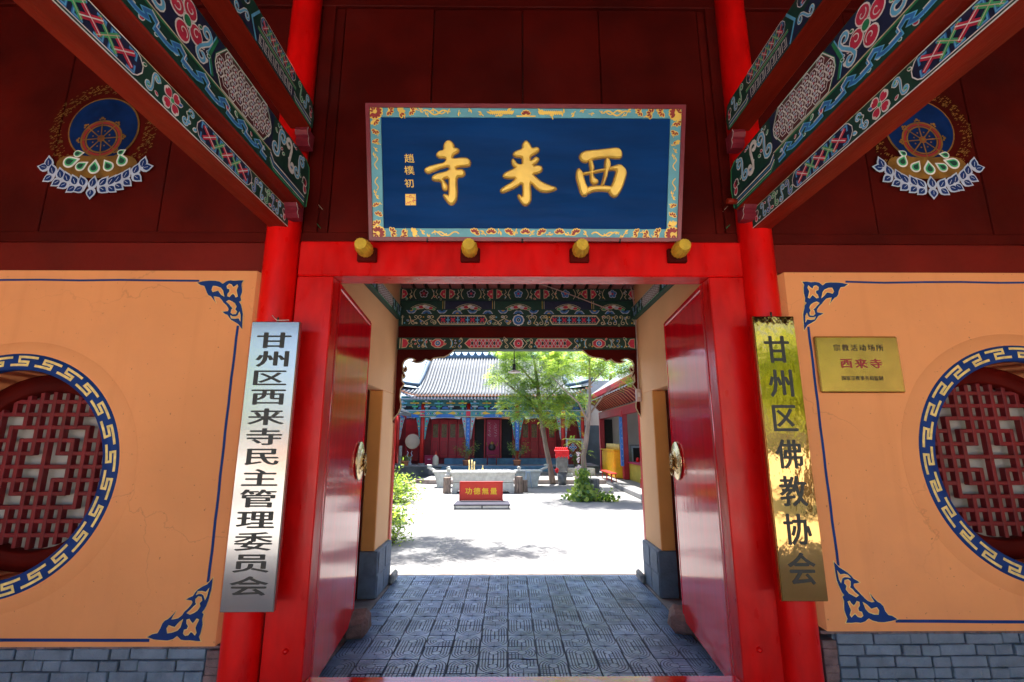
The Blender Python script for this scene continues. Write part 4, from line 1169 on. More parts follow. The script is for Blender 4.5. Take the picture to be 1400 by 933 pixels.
def seq2(p, h):
    filler(p, [.10, .17, .25, .32, .36, 1.03, 1.08, 1.15, 1.24, 1.32, 1.38, 1.41], h, 5)
    def half(s):
        P = [(s*x, y) for x, y in ((0.39, h*.5), (0.42, h*.14), (0.96, h*.14), (1.00, h*.5), (0.96, h*.86), (0.42, h*.86))]
        p.poly(P, 'pnavy', 1); p.line(P, 0.013, 'pivory', 3, True)
        for i in range(9):
            x = 0.445+i*0.0605; r = 0.024
            if i % 2 == 0:
                p.line([(s*(x-r), h*.5-r), (s*(x+r), h*.5+r)], 0.017, 'pred', 2); p.line([(s*(x-r), h*.5+r), (s*(x+r), h*.5-r)], 0.017, 'pred', 3)
            else:
                p.line([(s*x, h*.2), (s*x, h*.8)], 0.012, 'plblue', 2); p.line([(s*(x-r), h*.5), (s*(x+r), h*.5)], 0.012, 'plblue', 3)
            for dy in (.24, .76):
                for dx in (-.015, .015): p.line([(s*(x+dx-.01), h*dy), (s*(x+dx+.01), h*(dy+.05))], 0.005, 'pivory', 4)
        for k, x in enumerate((0.14, 0.21, 0.29, 0.345, 1.05, 1.12, 1.20, 1.28)):
            a = 1 if k % 2 else -1
            p.sscroll((s*(x-.012*a), h*.74), (s*(x+.012*a), h*.26), 0.026, 'pivory', 0.008, 1, h=a)
            if k % 3 == 0: p.circle((s*x, h*.4), 0.018, 'pblue', 1, 8)
        arcs(p, s*1.37, h, -s, 'pivory'); p.line([(s*1.43, h*.1), (s*1.43, h*.9)], 0.010, 'pivory', 1)
    mirrored(half)
    p.flower((0, h*.5), 0.072, 8, 'pblue', 'pwhite', 'plblue', 1, wd=.42)
    p.circle((0, h*.5), 0.03, 'pwhite', 5, 12); p.circle((0, h*.5), 0.024, 'pnavy', 6, 12); p.circle((0, h*.5), 0.01, 'plblue', 7, 8)
def seq3(p, h):
    p.poly([(-0.92, .07), (-0.92, h-.005), (-0.32, h-.005), (-0.32, .07)], 'pnavy', 0); p.poly([(0.92, .07), (0.92, h-.005), (0.32, h-.005), (0.32, .07)], 'pnavy', 0)
    for i in range(15):     # scallops
        x = -1.33+i*0.19; up = i % 2
        c = (x, 0.012 if up else 0.058)
        A = [math.pi*k/8 for k in range(9)]
        sg = 1 if up else -1
        p.poly([(c[0]+0.062*math.cos(a)*(1+.08*math.cos(6*a)), c[1]+sg*0.044*math.sin(a)*(1+.1*math.cos(6*a))) for a in A], 'lav', 1)
        p.poly([(c[0]+0.050*math.cos(a), c[1]+sg*0.035*math.sin(a)) for a in A], 'pblue', 2)
        p.poly([(c[0]+0.02*math.cos(a), c[1]+sg*0.016*math.sin(a)) for a in A], 'pyellow' if i % 3 == 0 else 'pnavy', 3)
    for cx_ in (-1.18, -0.62, 0.0, 0.62, 1.18):     # little cloud and peony groups
        for dx, dy, r, k in ((-.11, .085, .030, 'plgreen'), (-.075, .10, .034, 'lav'), (-.03, .11, .038, 'pred'), (.015, .12, .034, 'pwhite'), (.05, .105, .036, 'lav'), (.09, .095, .03, 'pred'), (.125, .082, .022, 'plgreen')):
            p.circle((cx_+dx, dy-.012), r*1.12, 'pivory', 1, 10, ry=r*.72); p.circle((cx_+dx, dy-.012), r*.85, k, 2, 10, ry=r*.5)
        p.line([(cx_+.16*t, .085+.055*(1-t*t)) for t in [(-1+.2*i) for i in range(11)]], 0.006, 'pivory', 0)
    for x in (-.93, -.31, .31, .93): p.line([(x-.012, .075), (x-.012, h)], 0.006, 'pyellow', 1); p.line([(x+.012, .075), (x+.012, h)], 0.006, 'pivory', 1)
def seq4(p, h):
    filler(p, [.14, .19, .36, .45, .73, .78, .97, 1.04, 1.33, 1.38], h, 8)
    for i in range(5):
        x = -1.18+0.59*i
        col = ('pmaroon', 'pnavy', 'pblue', 'pblue', 'pblue')[i]
        for a in range(5):
            an = 2*math.pi*a/5+.3
            p.circle((x+.030*math.cos(an), h*.55+.030*math.sin(an)), .026, 'lav', 1, 10); p.circle((x+.030*math.cos(an), h*.55+.030*math.sin(an)), .019, col, 2, 10)
        p.circle((x, h*.55), .015, 'pred', 3, 8)
        for s in (-1, 1):
            p.line([(x+s*(.095+.03*math.sin(t*3.1)), h*(.1+.85*t)) for t in [k/7 for k in range(8)]], 0.008, 'pivory', 1)
            P = [(x+s*.27, h*.9), (x+s*.225, h*.82), (x+s*.20, h*.5), (x+s*.24, h*.2), (x+s*.27, h*.15)]
            p.poly(P, 'pred', 1); p.line(P, .007, 'pivory', 2, True); p.circle((x+s*.25, h*.5), .012, 'pivory', 3, 6)
            p.line([(x+s*.165, h*.9), (x+s*.15, h*.65), (x+s*.175, h*.5), (x+s*.15, h*.3), (x+s*.17, h*.1)], 0.007, 'pivory', 1)
    p.line([(-1.45, h*.03), (1.45, h*.03)], .005, 'pnavy', 1)
band(b1, 2.566, 2.712, YB-0.0005, seq1); band(b2, 2.859, 3.007, YB-0.0005, seq2); band(lb, 3.008, 3.19, YB+0.0295, seq3); band(fb, 3.191, 3.345, YB+0.0145, seq4)
# rafters running out above the boards
rnd = random.Random(8)
for i in range(19):
    x = x0+0.09+i*(x1-x0-0.18)/18+rnd.uniform(-.01, .01)
    w = rnd.uniform(0.042, 0.055)
    mb = MB(); za = zz(3.352); zb_ = zz(3.455)+rnd.uniform(-.008, .008)
    mb.cbox((x-w, YB-.13, za+.014), (x+w, YB+.049, zb_), .008, 0); mb.cbox((x-w-.006, YB-.138, za), (x+w+.006, YB+.048, za+.0135), .003, 1)
    mb.tube([(x, YB-.10, zz(3.46)), (x, 4.3, 3.73)], .04, 8)
    r_ = mb.build('rafter_end', [M['maroon'], M['palepink']], bf)
# curled bracket boards, jambs
prof = [(617,478),(609,485),(603,488),(594,489),(588,490),(585,493),(578,491),(573,495),(566,496),(560,494),(564,492),(560,490),(555,490),(550,493),(548,498),(549,505),(552,500),(554,504),(552,508),(549,507),(552,513),(550,517),(548,512),(548,520),(551,524),(547,530),(546,540),(548,550),(548,555),(545,562),(540,568),(537.5,572)]
for s in (-1, 1):
    pts = [((u-540)*0.0091*KZ, zz(2.566)-(v-478)*0.0092*KZ) for u, v in prof]
    e = x0 if s < 0 else x1
    P = [(e-s*a, b) for a, b in pts]
    outer = P+[(e, P[-1][1]-0.02), (e, zz(2.566)-.0005)]
    mb = MB(); mb.prism(outer, Frame((0, YB, 0), (1,0,0), (0,0,1), (0,-1,0)), -0.06, -0.02)
    br = mb.build('bracket_board', M['darkred'], bf)
    p = Paint(front(0, YB+0.0195, 0), base=0.001); p.line([(x_, z_) for x_, z_ in P], 0.014, 'pivory', 0); p.build('white_edging', br)
    mb = MB(); a, b = sorted((e, e-s*(0.022 if s > 0 else 0.003))); mb.cbox((a, YB+0.065, -0.15), (b, YB+0.14, zz(2.566)-.001), 0.004); mb.build('jamb', M['red'], bf)

# hanging lamp, cables, switch box
hl = thing('pendant_lamp', 'small white pendant lamp on a black cord hanging in the back doorway', 'lamp', (0.068, YB+0.07, 2.28))
mb = MB(); mb.tube([(0.068, YB+.07, 2.512), (0.069, YB+.07, 2.352)], 0.006, 6); mb.build('cord', M['black'], hl)
mb = MB(); mb.cyl((0.068, YB+.07, 2.352), (0.068, YB+.07, 2.282), 0.017, 0.02, 12); mb.build('lamp_holder', M['black'], hl)
mb = MB(); mb.lathe([(0.02, 2.282), (0.07, 2.262), (0.076, 2.253), (0.065, 2.25), (0.0, 2.262)], (0.068, YB+.07, 0), 20); mb.build('lamp_shade', M['white'], hl)
mb = MB(); pts = [(0.15, 5.25, 3.33), (0.6, 5.28, 3.18), (1.13, 5.34, 2.99), (1.19, 5.36, 2.95)]
mb.tube(pts, 0.006, 6); tag(mb.build('slack_wire', M['wire']), 'thin pinkish wire slanting across the painted flower board', 'wire')
mb = MB(); mb.tube([(1.40, 5.36, 3.25), (1.43, 5.36, 3.31), (1.46, 5.37, 3.2), (1.488, 5.38, 2.95), (1.487, 5.38, 2.5), (1.475, 5.38, 2.05)], 0.008, 6)
tag(mb.build('wall_cable', M['wire']), 'pale cable running down the right passage corner to the switch box', 'cable')
mb = MB(); mb.cbox((1.445, 5.36, 1.91), (1.504, 5.41, 2.05), 0.006); sb = mb.build('switch_box', M['wire'])
tag(sb, 'small pale switch box at the right passage corner', 'switch')
mb = MB(); mb.cbox((1.46, 5.353, 1.96), (1.488, 5.3595, 2.01), 0.002); mb.build('switch', M['white'], sb)
# ============================================================ SIGNS ON THE GATE
# ---- name board over the door ----
nb = thing('name_board', 'large navy board with three carved gold characters tilted above the doorway', 'sign', (0.107, 2.83, 2.728))
tilt = math.atan2(0.248, 0.793)
UPV = Vector((0, -math.sin(tilt), math.cos(tilt))); NRM = Vector((0, -math.cos(tilt), -math.sin(tilt)))
Wb, Hb = 1.975, 0.831
nf = Frame((0.107, 2.83, 2.728), (1,0,0), UPV, NRM)     # u centred, v from the bottom edge
def fbox(m_, fr, u0, u1, v0, v1, d0, d1, mi=0):
    m_.prism([(u0,v0),(u1,v0),(u1,v1),(u0,v1)], fr, d0, d1, mi)
mb = MB(); fbox(mb, nf, -Wb/2+.02, Wb/2-.02, .02, Hb-.02, -0.05, -0.012); mb.build('field', M['navy'], nb)
bw_ = 0.078
mb = MB()
for (a, b, c, d) in ((-Wb/2+.022, Wb/2-.022, .022, bw_), (-Wb/2+.022, Wb/2-.022, Hb-bw_, Hb-.022), (-Wb/2+.022, -Wb/2+bw_+.012, bw_+.0002, Hb-bw_-.0002), (Wb/2-bw_-.012, Wb/2-.022, bw_+.0002, Hb-bw_-.0002)):
    fbox(mb, nf, a, b, c, d, -0.0119, 0.0)
bd = mb.build('turquoise_border', M['turq'], nb)
mb = MB()
def mitre(p0, p1, w, d0, d1, inn):
    """frame rail between two outer corners, mitred, with a rounded face"""
    (a, b), (c, e) = p0, p1
    P = [(a, b), (c, e), (c+inn[1][0]*w, e+inn[1][1]*w), (a+inn[0][0]*w, b+inn[0][1]*w)]
    mb.prism(P, nf, d0, d1)
C = [(-Wb/2, 0), (Wb/2, 0), (Wb/2, Hb), (-Wb/2, Hb)]; I = [(1,1), (-1,1), (-1,-1), (1,-1)]
for k in range(4):
    mitre(C[k], C[(k+1) % 4], 0.024, -0.055, 0.012, (I[k], I[(k+1) % 4]))
rim = mb.build('moulding', M['maroon'], nb)
mb = MB()
for u in (-0.62, -0.02, 0.6): mb.cyl(nf(u, -0.006, 0.0), nf(u, 0.012, 0.016), 0.009, 0.006, 8)
mb.build('nail', M['black'], nb)
# gold floral border
p = Paint(nf, base=0.0008, lay=0.0009)
def lotus(cx, cy, r, a, n=5, spread=2.4, layer=2):
    for i in range(n):
        an = a+(i-(n-1)/2)*spread/n
        p.petal((cx, cy), an, 0, r, r*0.30, 'gold', layer)
    for i in range(n):
        an = a+(i-(n-1)/2)*spread/n
        p.petal((cx, cy), an, r*.25, r*.86, r*0.17, 'flowerred', layer+1)
def leafcurl(cx, cy, r, a, dirn):
    p.scroll((cx, cy), r, 0.8, a, 'gold', r*0.42, 1, dirn, tail=(cx+1.9*r*math.cos(a+dirn*2.5), cy+1.9*r*math.sin(a+dirn*2.5)), n=10)
hv = bw_/2+.011
rnd = random.Random(21)
for sx in (-1, 1):
    for v, up in ((hv-.004, 1), (Hb-hv+.004, -1)):
        X = sx*(Wb/2-.055)
        for an in (0, 1, 2, 3, 4, 5, 6): pass
        lotus(X, v, 0.050, math.atan2(up*0.0+0, -sx), 4, 2.0); lotus(X, v, 0.050, math.atan2(up, 0), 4, 2.0)
        lotus(X, v, 0.036, math.atan2(-up*.7, sx*.7), 3, 2.0)
        u = X-sx*0.085
        for k, r in enumerate((0.034, 0.036, 0.030)):
            lotus(u, v+0.006*(-1)**k, r, math.atan2(.3*(-1)**k*up, -sx), 5, 3.6); leafcurl(u-sx*.03, v-.018*(-1)**k*up, .012, k, sx); u -= sx*0.068
        for k in range(3): leafcurl(u-sx*k*0.033, v+.010*(-1)**k, .014-.002*k, k*1.3, -sx*(-1)**k)
        p.line([(u-sx*(.05+.012*k), v+.013*math.sin(k*.8)) for k in range(9)], 0.007, 'gold', 1)
    # side runs
    U = sx*(Wb/2-.055)
    for y0, dr in ((bw_+.02, 1), (Hb-bw_-.02, -1)):
        y = y0
        for k, r in enumerate((0.033, 0.029, 0.025)):
            lotus(U+sx*.004*(-1)**k, y, r, dr*math.pi/2+.4*(-1)**k, 4, 2.9); leafcurl(U-sx*.015, y+dr*.02, .010, k, -1); y += dr*0.058
        for k in range(2): leafcurl(U+.006*(-1)**k, y+dr*k*.03, .012, k, (-1)**k)
        p.line([(U+.010*math.sin(k*.9), y+dr*(.04+.010*k)) for k in range(9)], 0.006, 'gold', 1)
# centre runs: bottom lotus row, top with waves
for k in range(-3, 4):
    lotus(k*0.108, hv-.004, 0.036, math.pi/2 if k % 2 == 0 else math.pi/2+.5*(1 if k > 0 else -1), 5, 2.8)
    leafcurl(k*.108+.05, hv, .015, k, 1 if k % 2 else -1)
for s in (-1, 1):
    p.line([(s*(.42+.014*k), hv-.004+.012*math.sin(k*.9)) for k in range(11)], 0.008, 'gold', 1)
    for k in range(7): leafcurl(s*(.10+.062*k), Hb-hv+.008*(-1)**k, .017-.001*k, k*1.1, s*(-1)**k)
    for k in range(12): p.petal((s*(.09+.012*k), Hb-hv-.012), math.pi/2+s*.5, 0, .028, .006, 'gold', 2)
    p.line([(s*(.48+.014*k), Hb-hv+.014*math.sin(k*.8)) for k in range(12)], 0.009, 'gold', 1)
lotus(0, Hb-hv-.016, 0.034, math.pi/2, 5, 2.6); p.line([(-.06, Hb-hv-.02), (.06, Hb-hv-.02)], .008, 'gold', 1)
p.build('floral_border', bd)['kind'] = 'stuff'
# the three big characters, traced stroke outlines (crop pixels -> board), raised and bevelled
def relief(mb, pts, d0, d1, bev, mi=0, jit=0.0):
    """polygon with a sloped edge"""
    n = len(pts)
    A = [Vector((a, b)) for a, b in pts]
    ar = sum(A[i].x*A[(i+1) % n].y-A[(i+1) % n].x*A[i].y for i in range(n))
    if ar < 0: A.reverse()
    ins = []
    for i in range(n):
        a, b, c = A[i-1], A[i], A[(i+1) % n]
        d0_ = (b-a).normalized(); d1_ = (c-b).normalized(); t = (d0_+d1_)
        t = t.normalized() if t.length > 1e-6 else d1_
        nn = Vector((-t.y, t.x)); k = max(0.5, nn.dot(Vector((-d1_.y, d1_.x))))
        ins.append(b+nn*bev/k)
    fr = nf
    B = [fr(p.x, p.y, d0) for p in A]; Mid = [fr(p.x, p.y, d0+(d1-d0)*0.55) for p in A]; T = [fr(p.x, p.y, d1) for p in ins]
    tr = tessellate_polygon([[Vector((p.x, p.y, 0)) for p in ins]])
    mb.add(T, tr, mi)
    mb.add(B+Mid, [(i, (i+1) % n, n+(i+1) % n, n+i) for i in range(n)], mi)
    mb.add(Mid+T, [(i, (i+1) % n, n+(i+1) % n, n+i) for i in range(n)], mi)
def smooth(pts, k=1):
    for _ in range(k):
        q = []
        n = len(pts)
        for i in range(n):
            a, b = pts[i], pts[(i+1) % n]
            q.append((a[0]*.75+b[0]*.25, a[1]*.75+b[1]*.25)); q.append((a[0]*.25+b[0]*.75, a[1]*.25+b[1]*.75))
        pts = q
    return pts
# board coordinates of photo pixels: the board spans 520..913 px over its field
def bp(u, v):
    k = (v-143)/(330-143)                     # 0 at the top edge, 1 at the bottom
    xl = 500+5*k; xr = 937-7*k
    t = k*(1-0.10*(1-k)*0.9)
    return ((u-xl)/(xr-xl)*Wb-Wb/2, Hb*(1-t))
def fromA(pts): return [bp(540+x/7.78, 185+y/7.78) for x, y in pts]
def fromB(pts): return [bp(480+x/2.917, 120+y/2.917) for x, y in pts]
def fromC(pts): return [bp(740+x/6.435, 185+y/6.435) for x, y in pts]
si = [(565,72),(600,95),(622,130),(622,160),(660,160),(677,185),(665,205),(625,225),(600,260),(615,275),(700,265),(760,265),(797,300),(792,345),(760,355),(660,360),(640,372),(655,395),(700,387),(730,405),(737,440),(715,462),(650,467),(650,560),(656,650),(645,720),(600,762),(560,740),(510,670),(515,650),(545,655),(568,672),(570,560),(572,475),(500,490),(530,525),(552,560),(550,605),(520,612),(500,590),(488,510),(420,508),(390,495),(392,465),(430,440),(580,402),(568,352),(500,370),(420,400),(350,432),(320,415),(310,390),(340,365),(440,335),(520,320),(545,280),(515,262),(470,265),(440,245),(440,215),(470,190),(515,185),(515,130),(530,95)]
lai = [(695,215),(712,232),(718,250),(742,243),(750,256),(735,270),(712,282),(712,300),(724,294),(735,283),(748,290),(742,305),(718,322),(755,318),(762,335),(745,350),(720,352),(738,368),(760,385),(790,398),(822,408),(800,420),(770,424),(745,418),(715,385),(712,400),(716,450),(708,468),(695,477),(680,470),(662,440),(668,432),(682,447),(684,420),(682,385),(655,405),(620,420),(600,427),(592,418),(605,405),(640,385),(658,368),(625,370),(603,365),(608,350),(640,335),(657,328),(645,322),(638,305),(642,290),(652,300),(660,312),(680,315),(682,300),(680,285),(650,283),(643,272),(655,260),(682,252),(682,232)]
xi = [
 [(330,205),(350,168),(400,150),(520,140),(650,122),(690,130),(708,165),(705,205),(680,218),(560,207),(440,227),(400,250),(370,252),(345,235)],
 [(415,238),(442,230),(455,270),(462,300),(450,335),(458,380),(480,400),(497,412),(492,435),(462,450),(432,430),(428,360),(428,300)],
 [(572,210),(600,235),(607,275),(600,300),(582,335),(572,380),(540,462),(522,460),(545,400),(556,340),(556,300),(560,240)],
 [(325,305),(345,325),(362,350),(372,400),(392,455),(412,480),(405,515),(398,540),(370,550),(345,530),(325,460),(305,390),(308,335)],
 [(355,348),(430,335),(520,315),(600,300),(640,285),(690,270),(720,290),(748,330),(740,380),(715,460),(690,510),(660,550),(635,558),(600,530),(588,492),(608,470),(630,430),(645,380),(662,330),(640,316),(560,325),(430,352),(365,365)],
 [(385,492),(410,472),(450,462),(540,458),(615,464),(628,490),(600,508),(520,500),(450,506),(400,530)],
]
for k, (nm, polys) in enumerate((('temple', [fromA(si)]), ('come', [fromB(lai)]), ('west', [fromC(q) for q in xi]))):
    mb = MB()
    for j, q in enumerate(polys):
        relief(mb, smooth(q, 1), -0.0115, 0.014+0.0006*j, 0.0075 if j != 2 else 0.004)
    mb.build('gold_character', M['gold'], nb)
    mb = MB()
    for j, q in enumerate(polys):
        q = smooth(q, 1); n = len(q)
        cx_ = sum(a for a, b in q)/n
    p2 = Paint(nf, base=-0.0112, lay=0.0002, step=1e-5)
    for q in polys: p2.line(smooth(q, 1), 0.012, 'golddull', 0, True)
    p2.build('carved_edge', nb)
mb = MB()
for ch, v in (('趙', 226), ('樸', 236), ('初', 253.5)):
    u_, v_ = bp(558.5, v if ch != '趙' else 219.5)
    letter(mb, ch, nf, u_, v_, 0.063, 0.056, -0.010, bold=0.018, slant=-0.15)
mb.build('signature', M['gold'], nb)
p = Paint(nf, base=-0.0115, lay=0.0012)
a = bp(553.5, 283); b = bp(567.5, 268)
p.poly([(a[0], a[1]), (b[0], a[1]), (b[0], b[1]), (a[0], b[1])], 'gold', 0)
rnd = random.Random(2)
for i in range(26):
    u_ = a[0]+(b[0]-a[0])*rnd.random()*.9; v_ = a[1]+(b[1]-a[1])*rnd.random()*.9
    p.line([(u_, v_), (u_+rnd.choice((0, .012)), v_+rnd.choice((.010, 0)))], .0035, 'pred', 1)
p.build('seal', nb)

# ---- tall vertical signboards ----
def vboard(name, label, cat, x0, x1, z0, z1, face, frame_m, ink, chars, cw, chh, ztop, zbot, y=2.755, bold=0.045):
    t = thing(name, label, cat, ((x0+x1)/2, y, z0), group='tall lettered boards beside the doorway')
    mb = MB(); mb.cbox((x0, y-0.008, z0), (x1, y+0.022, z1), 0.003); mb.build('board', frame_m, t)
    mb = MB(); mb.cbox((x0+.003, y-0.0125, z0+.003), (x1-.003, y-0.0085, z1-.003), 0.0015); mb.build('metal_face', face, t)
    fr = front((x0+x1)/2, y-0.0135, 0)
    n = len(chars)
    mb = MB()
    for i, ch in enumerate(chars):
        z = ztop+(zbot-ztop)*i/(n-1)
        q = MB(); letter(q, ch, fr, 0, z, cw, chh, 0.0, bold=bold)
        k = len(mb.v)
        mb.add(q.v, q.f)
    mb.build('lettering', ink, t)
    mb = MB(); mb.cyl(((x0+x1)/2, y+0.01, z1), ((x0+x1)/2, y+.01, z1+.03), 0.006, n=8); mb.build('hanging_hook', M['black'], t)
    return t
vboard('steel_signboard', 'tall brushed steel signboard with thirteen black characters left of the doorway', 'sign', -1.515, -1.232, 0.605, 2.178,
       M['steel'], M['steel'], M['ink'], '甘州区西来寺民主管理委员会', 0.212, 0.100, 2.065, 0.735, y=2.752)
vboard('brass_signboard', 'tall mirror polished brass signboard with seven dark characters right of the doorway', 'sign', 1.459, 1.706, 0.651, 2.217,
       M['brass'], M['brassdull'], M['ink'], '甘州区佛教协会', 0.155, 0.172, 2.015, 0.815, y=2.752)
mb = MB(); mb.tube([(-1.42, 2.78, 2.225), (-1.37, 2.745, 2.185), (-1.30, 2.745, 2.188)], 0.003, 5)
tag(mb.build('thin_wire', M['wire']), 'thin wire from the left column down to the steel signboard', 'wire')

# ---- small brass plaque on the right wall ----
t = thing('brass_plaque', 'small brass plaque with three lines of characters on the right wall', 'sign', (2.165, 2.9, 1.775))
mb = MB(); mb.cbox((1.905, 2.878, 1.773), (2.425, 2.899, 2.125), 0.009); mb.build('plate', M['brassdull'], t)
fr = front(0, 2.8765, 0)
mb = MB()
for i, ch in enumerate('宗教活动场所'): letter(mb, ch, fr, 2.035+i*0.0535, 2.052, 0.046, 0.044, 0, bold=.04)
mb.build('top_lettering', M['brownink'], t)
mb = MB()
for i, ch in enumerate('西来寺'): letter(mb, ch, fr, 2.08+i*0.092, 1.953, 0.078, 0.062, 0, bold=.06)
mb.build('red_lettering', M['redink'], t)
mb = MB()
for i, ch in enumerate('国家宗教事务局监制'): letter(mb, ch, fr, 2.052+i*0.0285, 1.862, 0.028, 0.030, 0, bold=.03)
mb.build('bottom_lettering', M['brownink'], t)
# ============================================================ COURTYARD
GZ = -0.15
M.update(
    leafA=mat('leaf_mid_green', (0.22, 0.34, 0.07), 0.5, var=0.35, vscale=2, trans=0.65),
    leafB=mat('leaf_yellow_green', (0.38, 0.48, 0.12), 0.5, var=0.3, vscale=2, trans=0.65),
    leafC=mat('leaf_dark_green', (0.09, 0.18, 0.05), 0.5, var=0.3, vscale=2, trans=0.3),
    bark=mat('grey_brown_bark', (0.27, 0.20, 0.16), 0.9, var=0.3, vscale=8, bump=0.8, bscale=25, stretch=(1, 1, 0.3)),
    rooftile=mat('grey_roof_tile', (0.11, 0.125, 0.14), 0.7, var=0.2, vscale=3, bump=0.3),
    roofgap=mat('dark_roof_valley', (0.06, 0.075, 0.10), 0.8, var=0.2),
    ridge=mat('slate_blue_ridge', (0.05, 0.10, 0.16), 0.7, var=0.2, bump=0.3),
    hallred=mat('hall_red_paint', (0.36, 0.008, 0.022), 0.45, var=0.15, vscale=4),
    halldark=mat('hall_dark_red_wood', (0.20, 0.008, 0.018), 0.5, var=0.25, vscale=3),
    pillarred=mat('pillar_vermilion', (0.52, 0.02, 0.015), 0.4, var=0.1),
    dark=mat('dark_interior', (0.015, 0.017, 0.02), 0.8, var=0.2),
    glassdark=mat('dim_lattice_glass', (0.10, 0.09, 0.06), 0.3, var=0.5, vscale=12),
    whitewall=mat('white_plaster', (0.50, 0.50, 0.49), 0.85, var=0.06, vscale=1.5, dirt=0.2, dirtcol=(0.4, 0.4, 0.4)),
    slate=mat('slate_blue_dado', (0.06, 0.10, 0.14), 0.8, var=0.2, vscale=2),
    slab=mat('dark_terrace_stone', (0.16, 0.17, 0.18), 0.9, var=0.3, vscale=2, bump=0.5),
    shadeslab=mat('terrace_top_stone', (0.30, 0.31, 0.33), 0.85, var=0.15, vscale=3),
    coup=mat('couplet_bright_blue', (0.02, 0.16, 0.55), 0.4, var=0.1),
    bteal=mat('teal_bracket_paint', (0.06, 0.26, 0.30), 0.6, var=0.2, vscale=8),
    yellow=mat('yellow_painted_boards', (0.80, 0.44, 0.01), 0.5, var=0.1, vscale=6),
    ochre=mat('ochre_counter_front', (0.42, 0.33, 0.03), 0.6, var=0.15, vscale=4),
    signred=mat('sign_red_enamel', (0.60, 0.03, 0.015), 0.4, var=0.08, vscale=3),
    signyel=mat('sign_yellow_lettering', (0.85, 0.52, 0.02), 0.5, var=0.1),
    terracotta=mat('terracotta_pot', (0.60, 0.25, 0.13), 0.8, var=0.15, vscale=10),
    logbrown=mat('weathered_log', (0.28, 0.21, 0.17), 0.9, var=0.5, vscale=9, bump=0.8, stretch=(3, 3, 0.5)),
    loggrey=mat('grey_log', (0.14, 0.145, 0.15), 0.9, var=0.35, vscale=9, bump=0.8, stretch=(3, 3, 0.5)),
    cloth=mat('bright_red_cloth', (0.75, 0.02, 0.03), 0.8, var=0.15),
    greypad=mat('grey_lavender_pad', (0.055, 0.055, 0.075), 0.8, spec=0.1),
    magenta=mat('dark_pink_box', (0.35, 0.01, 0.07), 0.5, var=0.1),
    skin=mat('drum_skin', (0.66, 0.60, 0.48), 0.7, var=0.08, vscale=3),
    incense=mat('incense_yellow', (0.80, 0.62, 0.25), 0.7, var=0.1),
    greybox=mat('grey_pedestal', (0.17, 0.175, 0.18), 0.7, var=0.25, vscale=6),
    bluegrey=mat('pale_blue_frame', (0.35, 0.42, 0.50), 0.6, var=0.1),
    petalw=mat('pale_blossom', (0.75, 0.6, 0.6), 0.7, var=0.2),
    bronzepot=mat('dark_bronze', (0.06, 0.055, 0.05), 0.4, metal=0.6, var=0.3),
)
mb = MB(); mb.box((-40, 5.80, GZ-0.3), (45, 60, GZ)); 
cg = mb.build('courtyard_ground', M['concrete']); tag(cg, kind='structure')
mb = MB(); mb.cbox((-1.60, 5.7995, GZ-0.05), (1.84, 5.84, -0.003), 0.004)
tag(mb.build('passage_step', M['kerb']), kind='structure')
mb = MB()
mb.prism([(-3.4, 18.7), (-2.9, 18.35), (3.6, 18.35), (3.6, 21.8), (-3.2, 21.8), (-3.2, 19.0)], Frame((0,0,0), (1,0,0), (0,1,0), (0,0,1)), GZ, 0.0)
tag(mb.build('lower_platform', [M['concrete']]), kind='structure')
mb = MB(); P = [(-3.42, 18.72, GZ), (-2.9, 18.30, GZ), (3.6, 18.30, GZ)]
mb.prism([(-3.50, 18.66), (-2.92, 18.27), (3.62, 18.27), (3.62, 18.345), (-2.9, 18.345), (-3.44, 18.72)], Frame((0,0,0), (1,0,0), (0,1,0), (0,0,1)), GZ, -0.006)
mb.prism([(-3.9, 16.4), (-3.55, 18.66), (-3.44, 18.70), (-3.75, 16.4)], Frame((0,0,0), (1,0,0), (0,1,0), (0,0,1)), GZ, GZ+0.09)
tag(mb.build('kerb', M['kerb']), kind='structure')
mb = MB(); mb.cbox((3.66, 8.0, GZ), (8, 26, 0.0), 0.02)
tag(mb.build('right_terrace', M['concrete']), kind='structure')

# ---------------- temple hall
HC = -0.715; TZ = 0.32
h = thing('temple_hall', 'main temple hall with grey tiled roof, painted eaves and red doors across the courtyard', 'temple', (HC, 22.3, 0))
mb = MB(); mb.box((-9, 21.8, GZ), (-2.95, 24.2, TZ-0.04)); mb.box((2.05, 21.8, GZ), (4.05, 24.2, TZ-0.04)); mb.box((-2.95, 21.82, GZ), (2.05, 24.2, TZ-0.04))
ter = mb.build('terrace', M['slab'], h)
mb = MB(); mb.cbox((-9, 21.76, TZ-0.039), (4.05, 24.2, TZ), 0.01); mb.build('terrace_top', M['shadeslab'], ter)
for k in range(3):
    mb = MB(); z0 = 0.0+0.107*k; mb.cbox((-2.95+.02*k, 20.85+0.32*k, z0), (2.05-.02*k, 21.758, z0+0.104), 0.008); mb.build('step', M['stepblue'] if k else M['concrete'], ter)
mb = MB(); mb.cbox((-3.35, 20.7, 0.0), (-2.97, 21.75, 0.22), 0.03); mb.build('cheek_stone', M['concrete'], ter)
mb = MB(); mb.cbox((-3.0, 23.0, TZ+.001), (3.1, 23.5, 0.585), 0.01); mb.build('sill', M['stepblue'], h)
mb = MB(); mb.box((-5.6, 23.5, TZ), (3.5, 23.7, 3.3)); mb.build('wall', M['halldark'], h)
pil = [(-5.08, .085), (-3.95, .10), (-1.84, .10), (0.41, .10), (2.53, .10), (3.44, .085)]
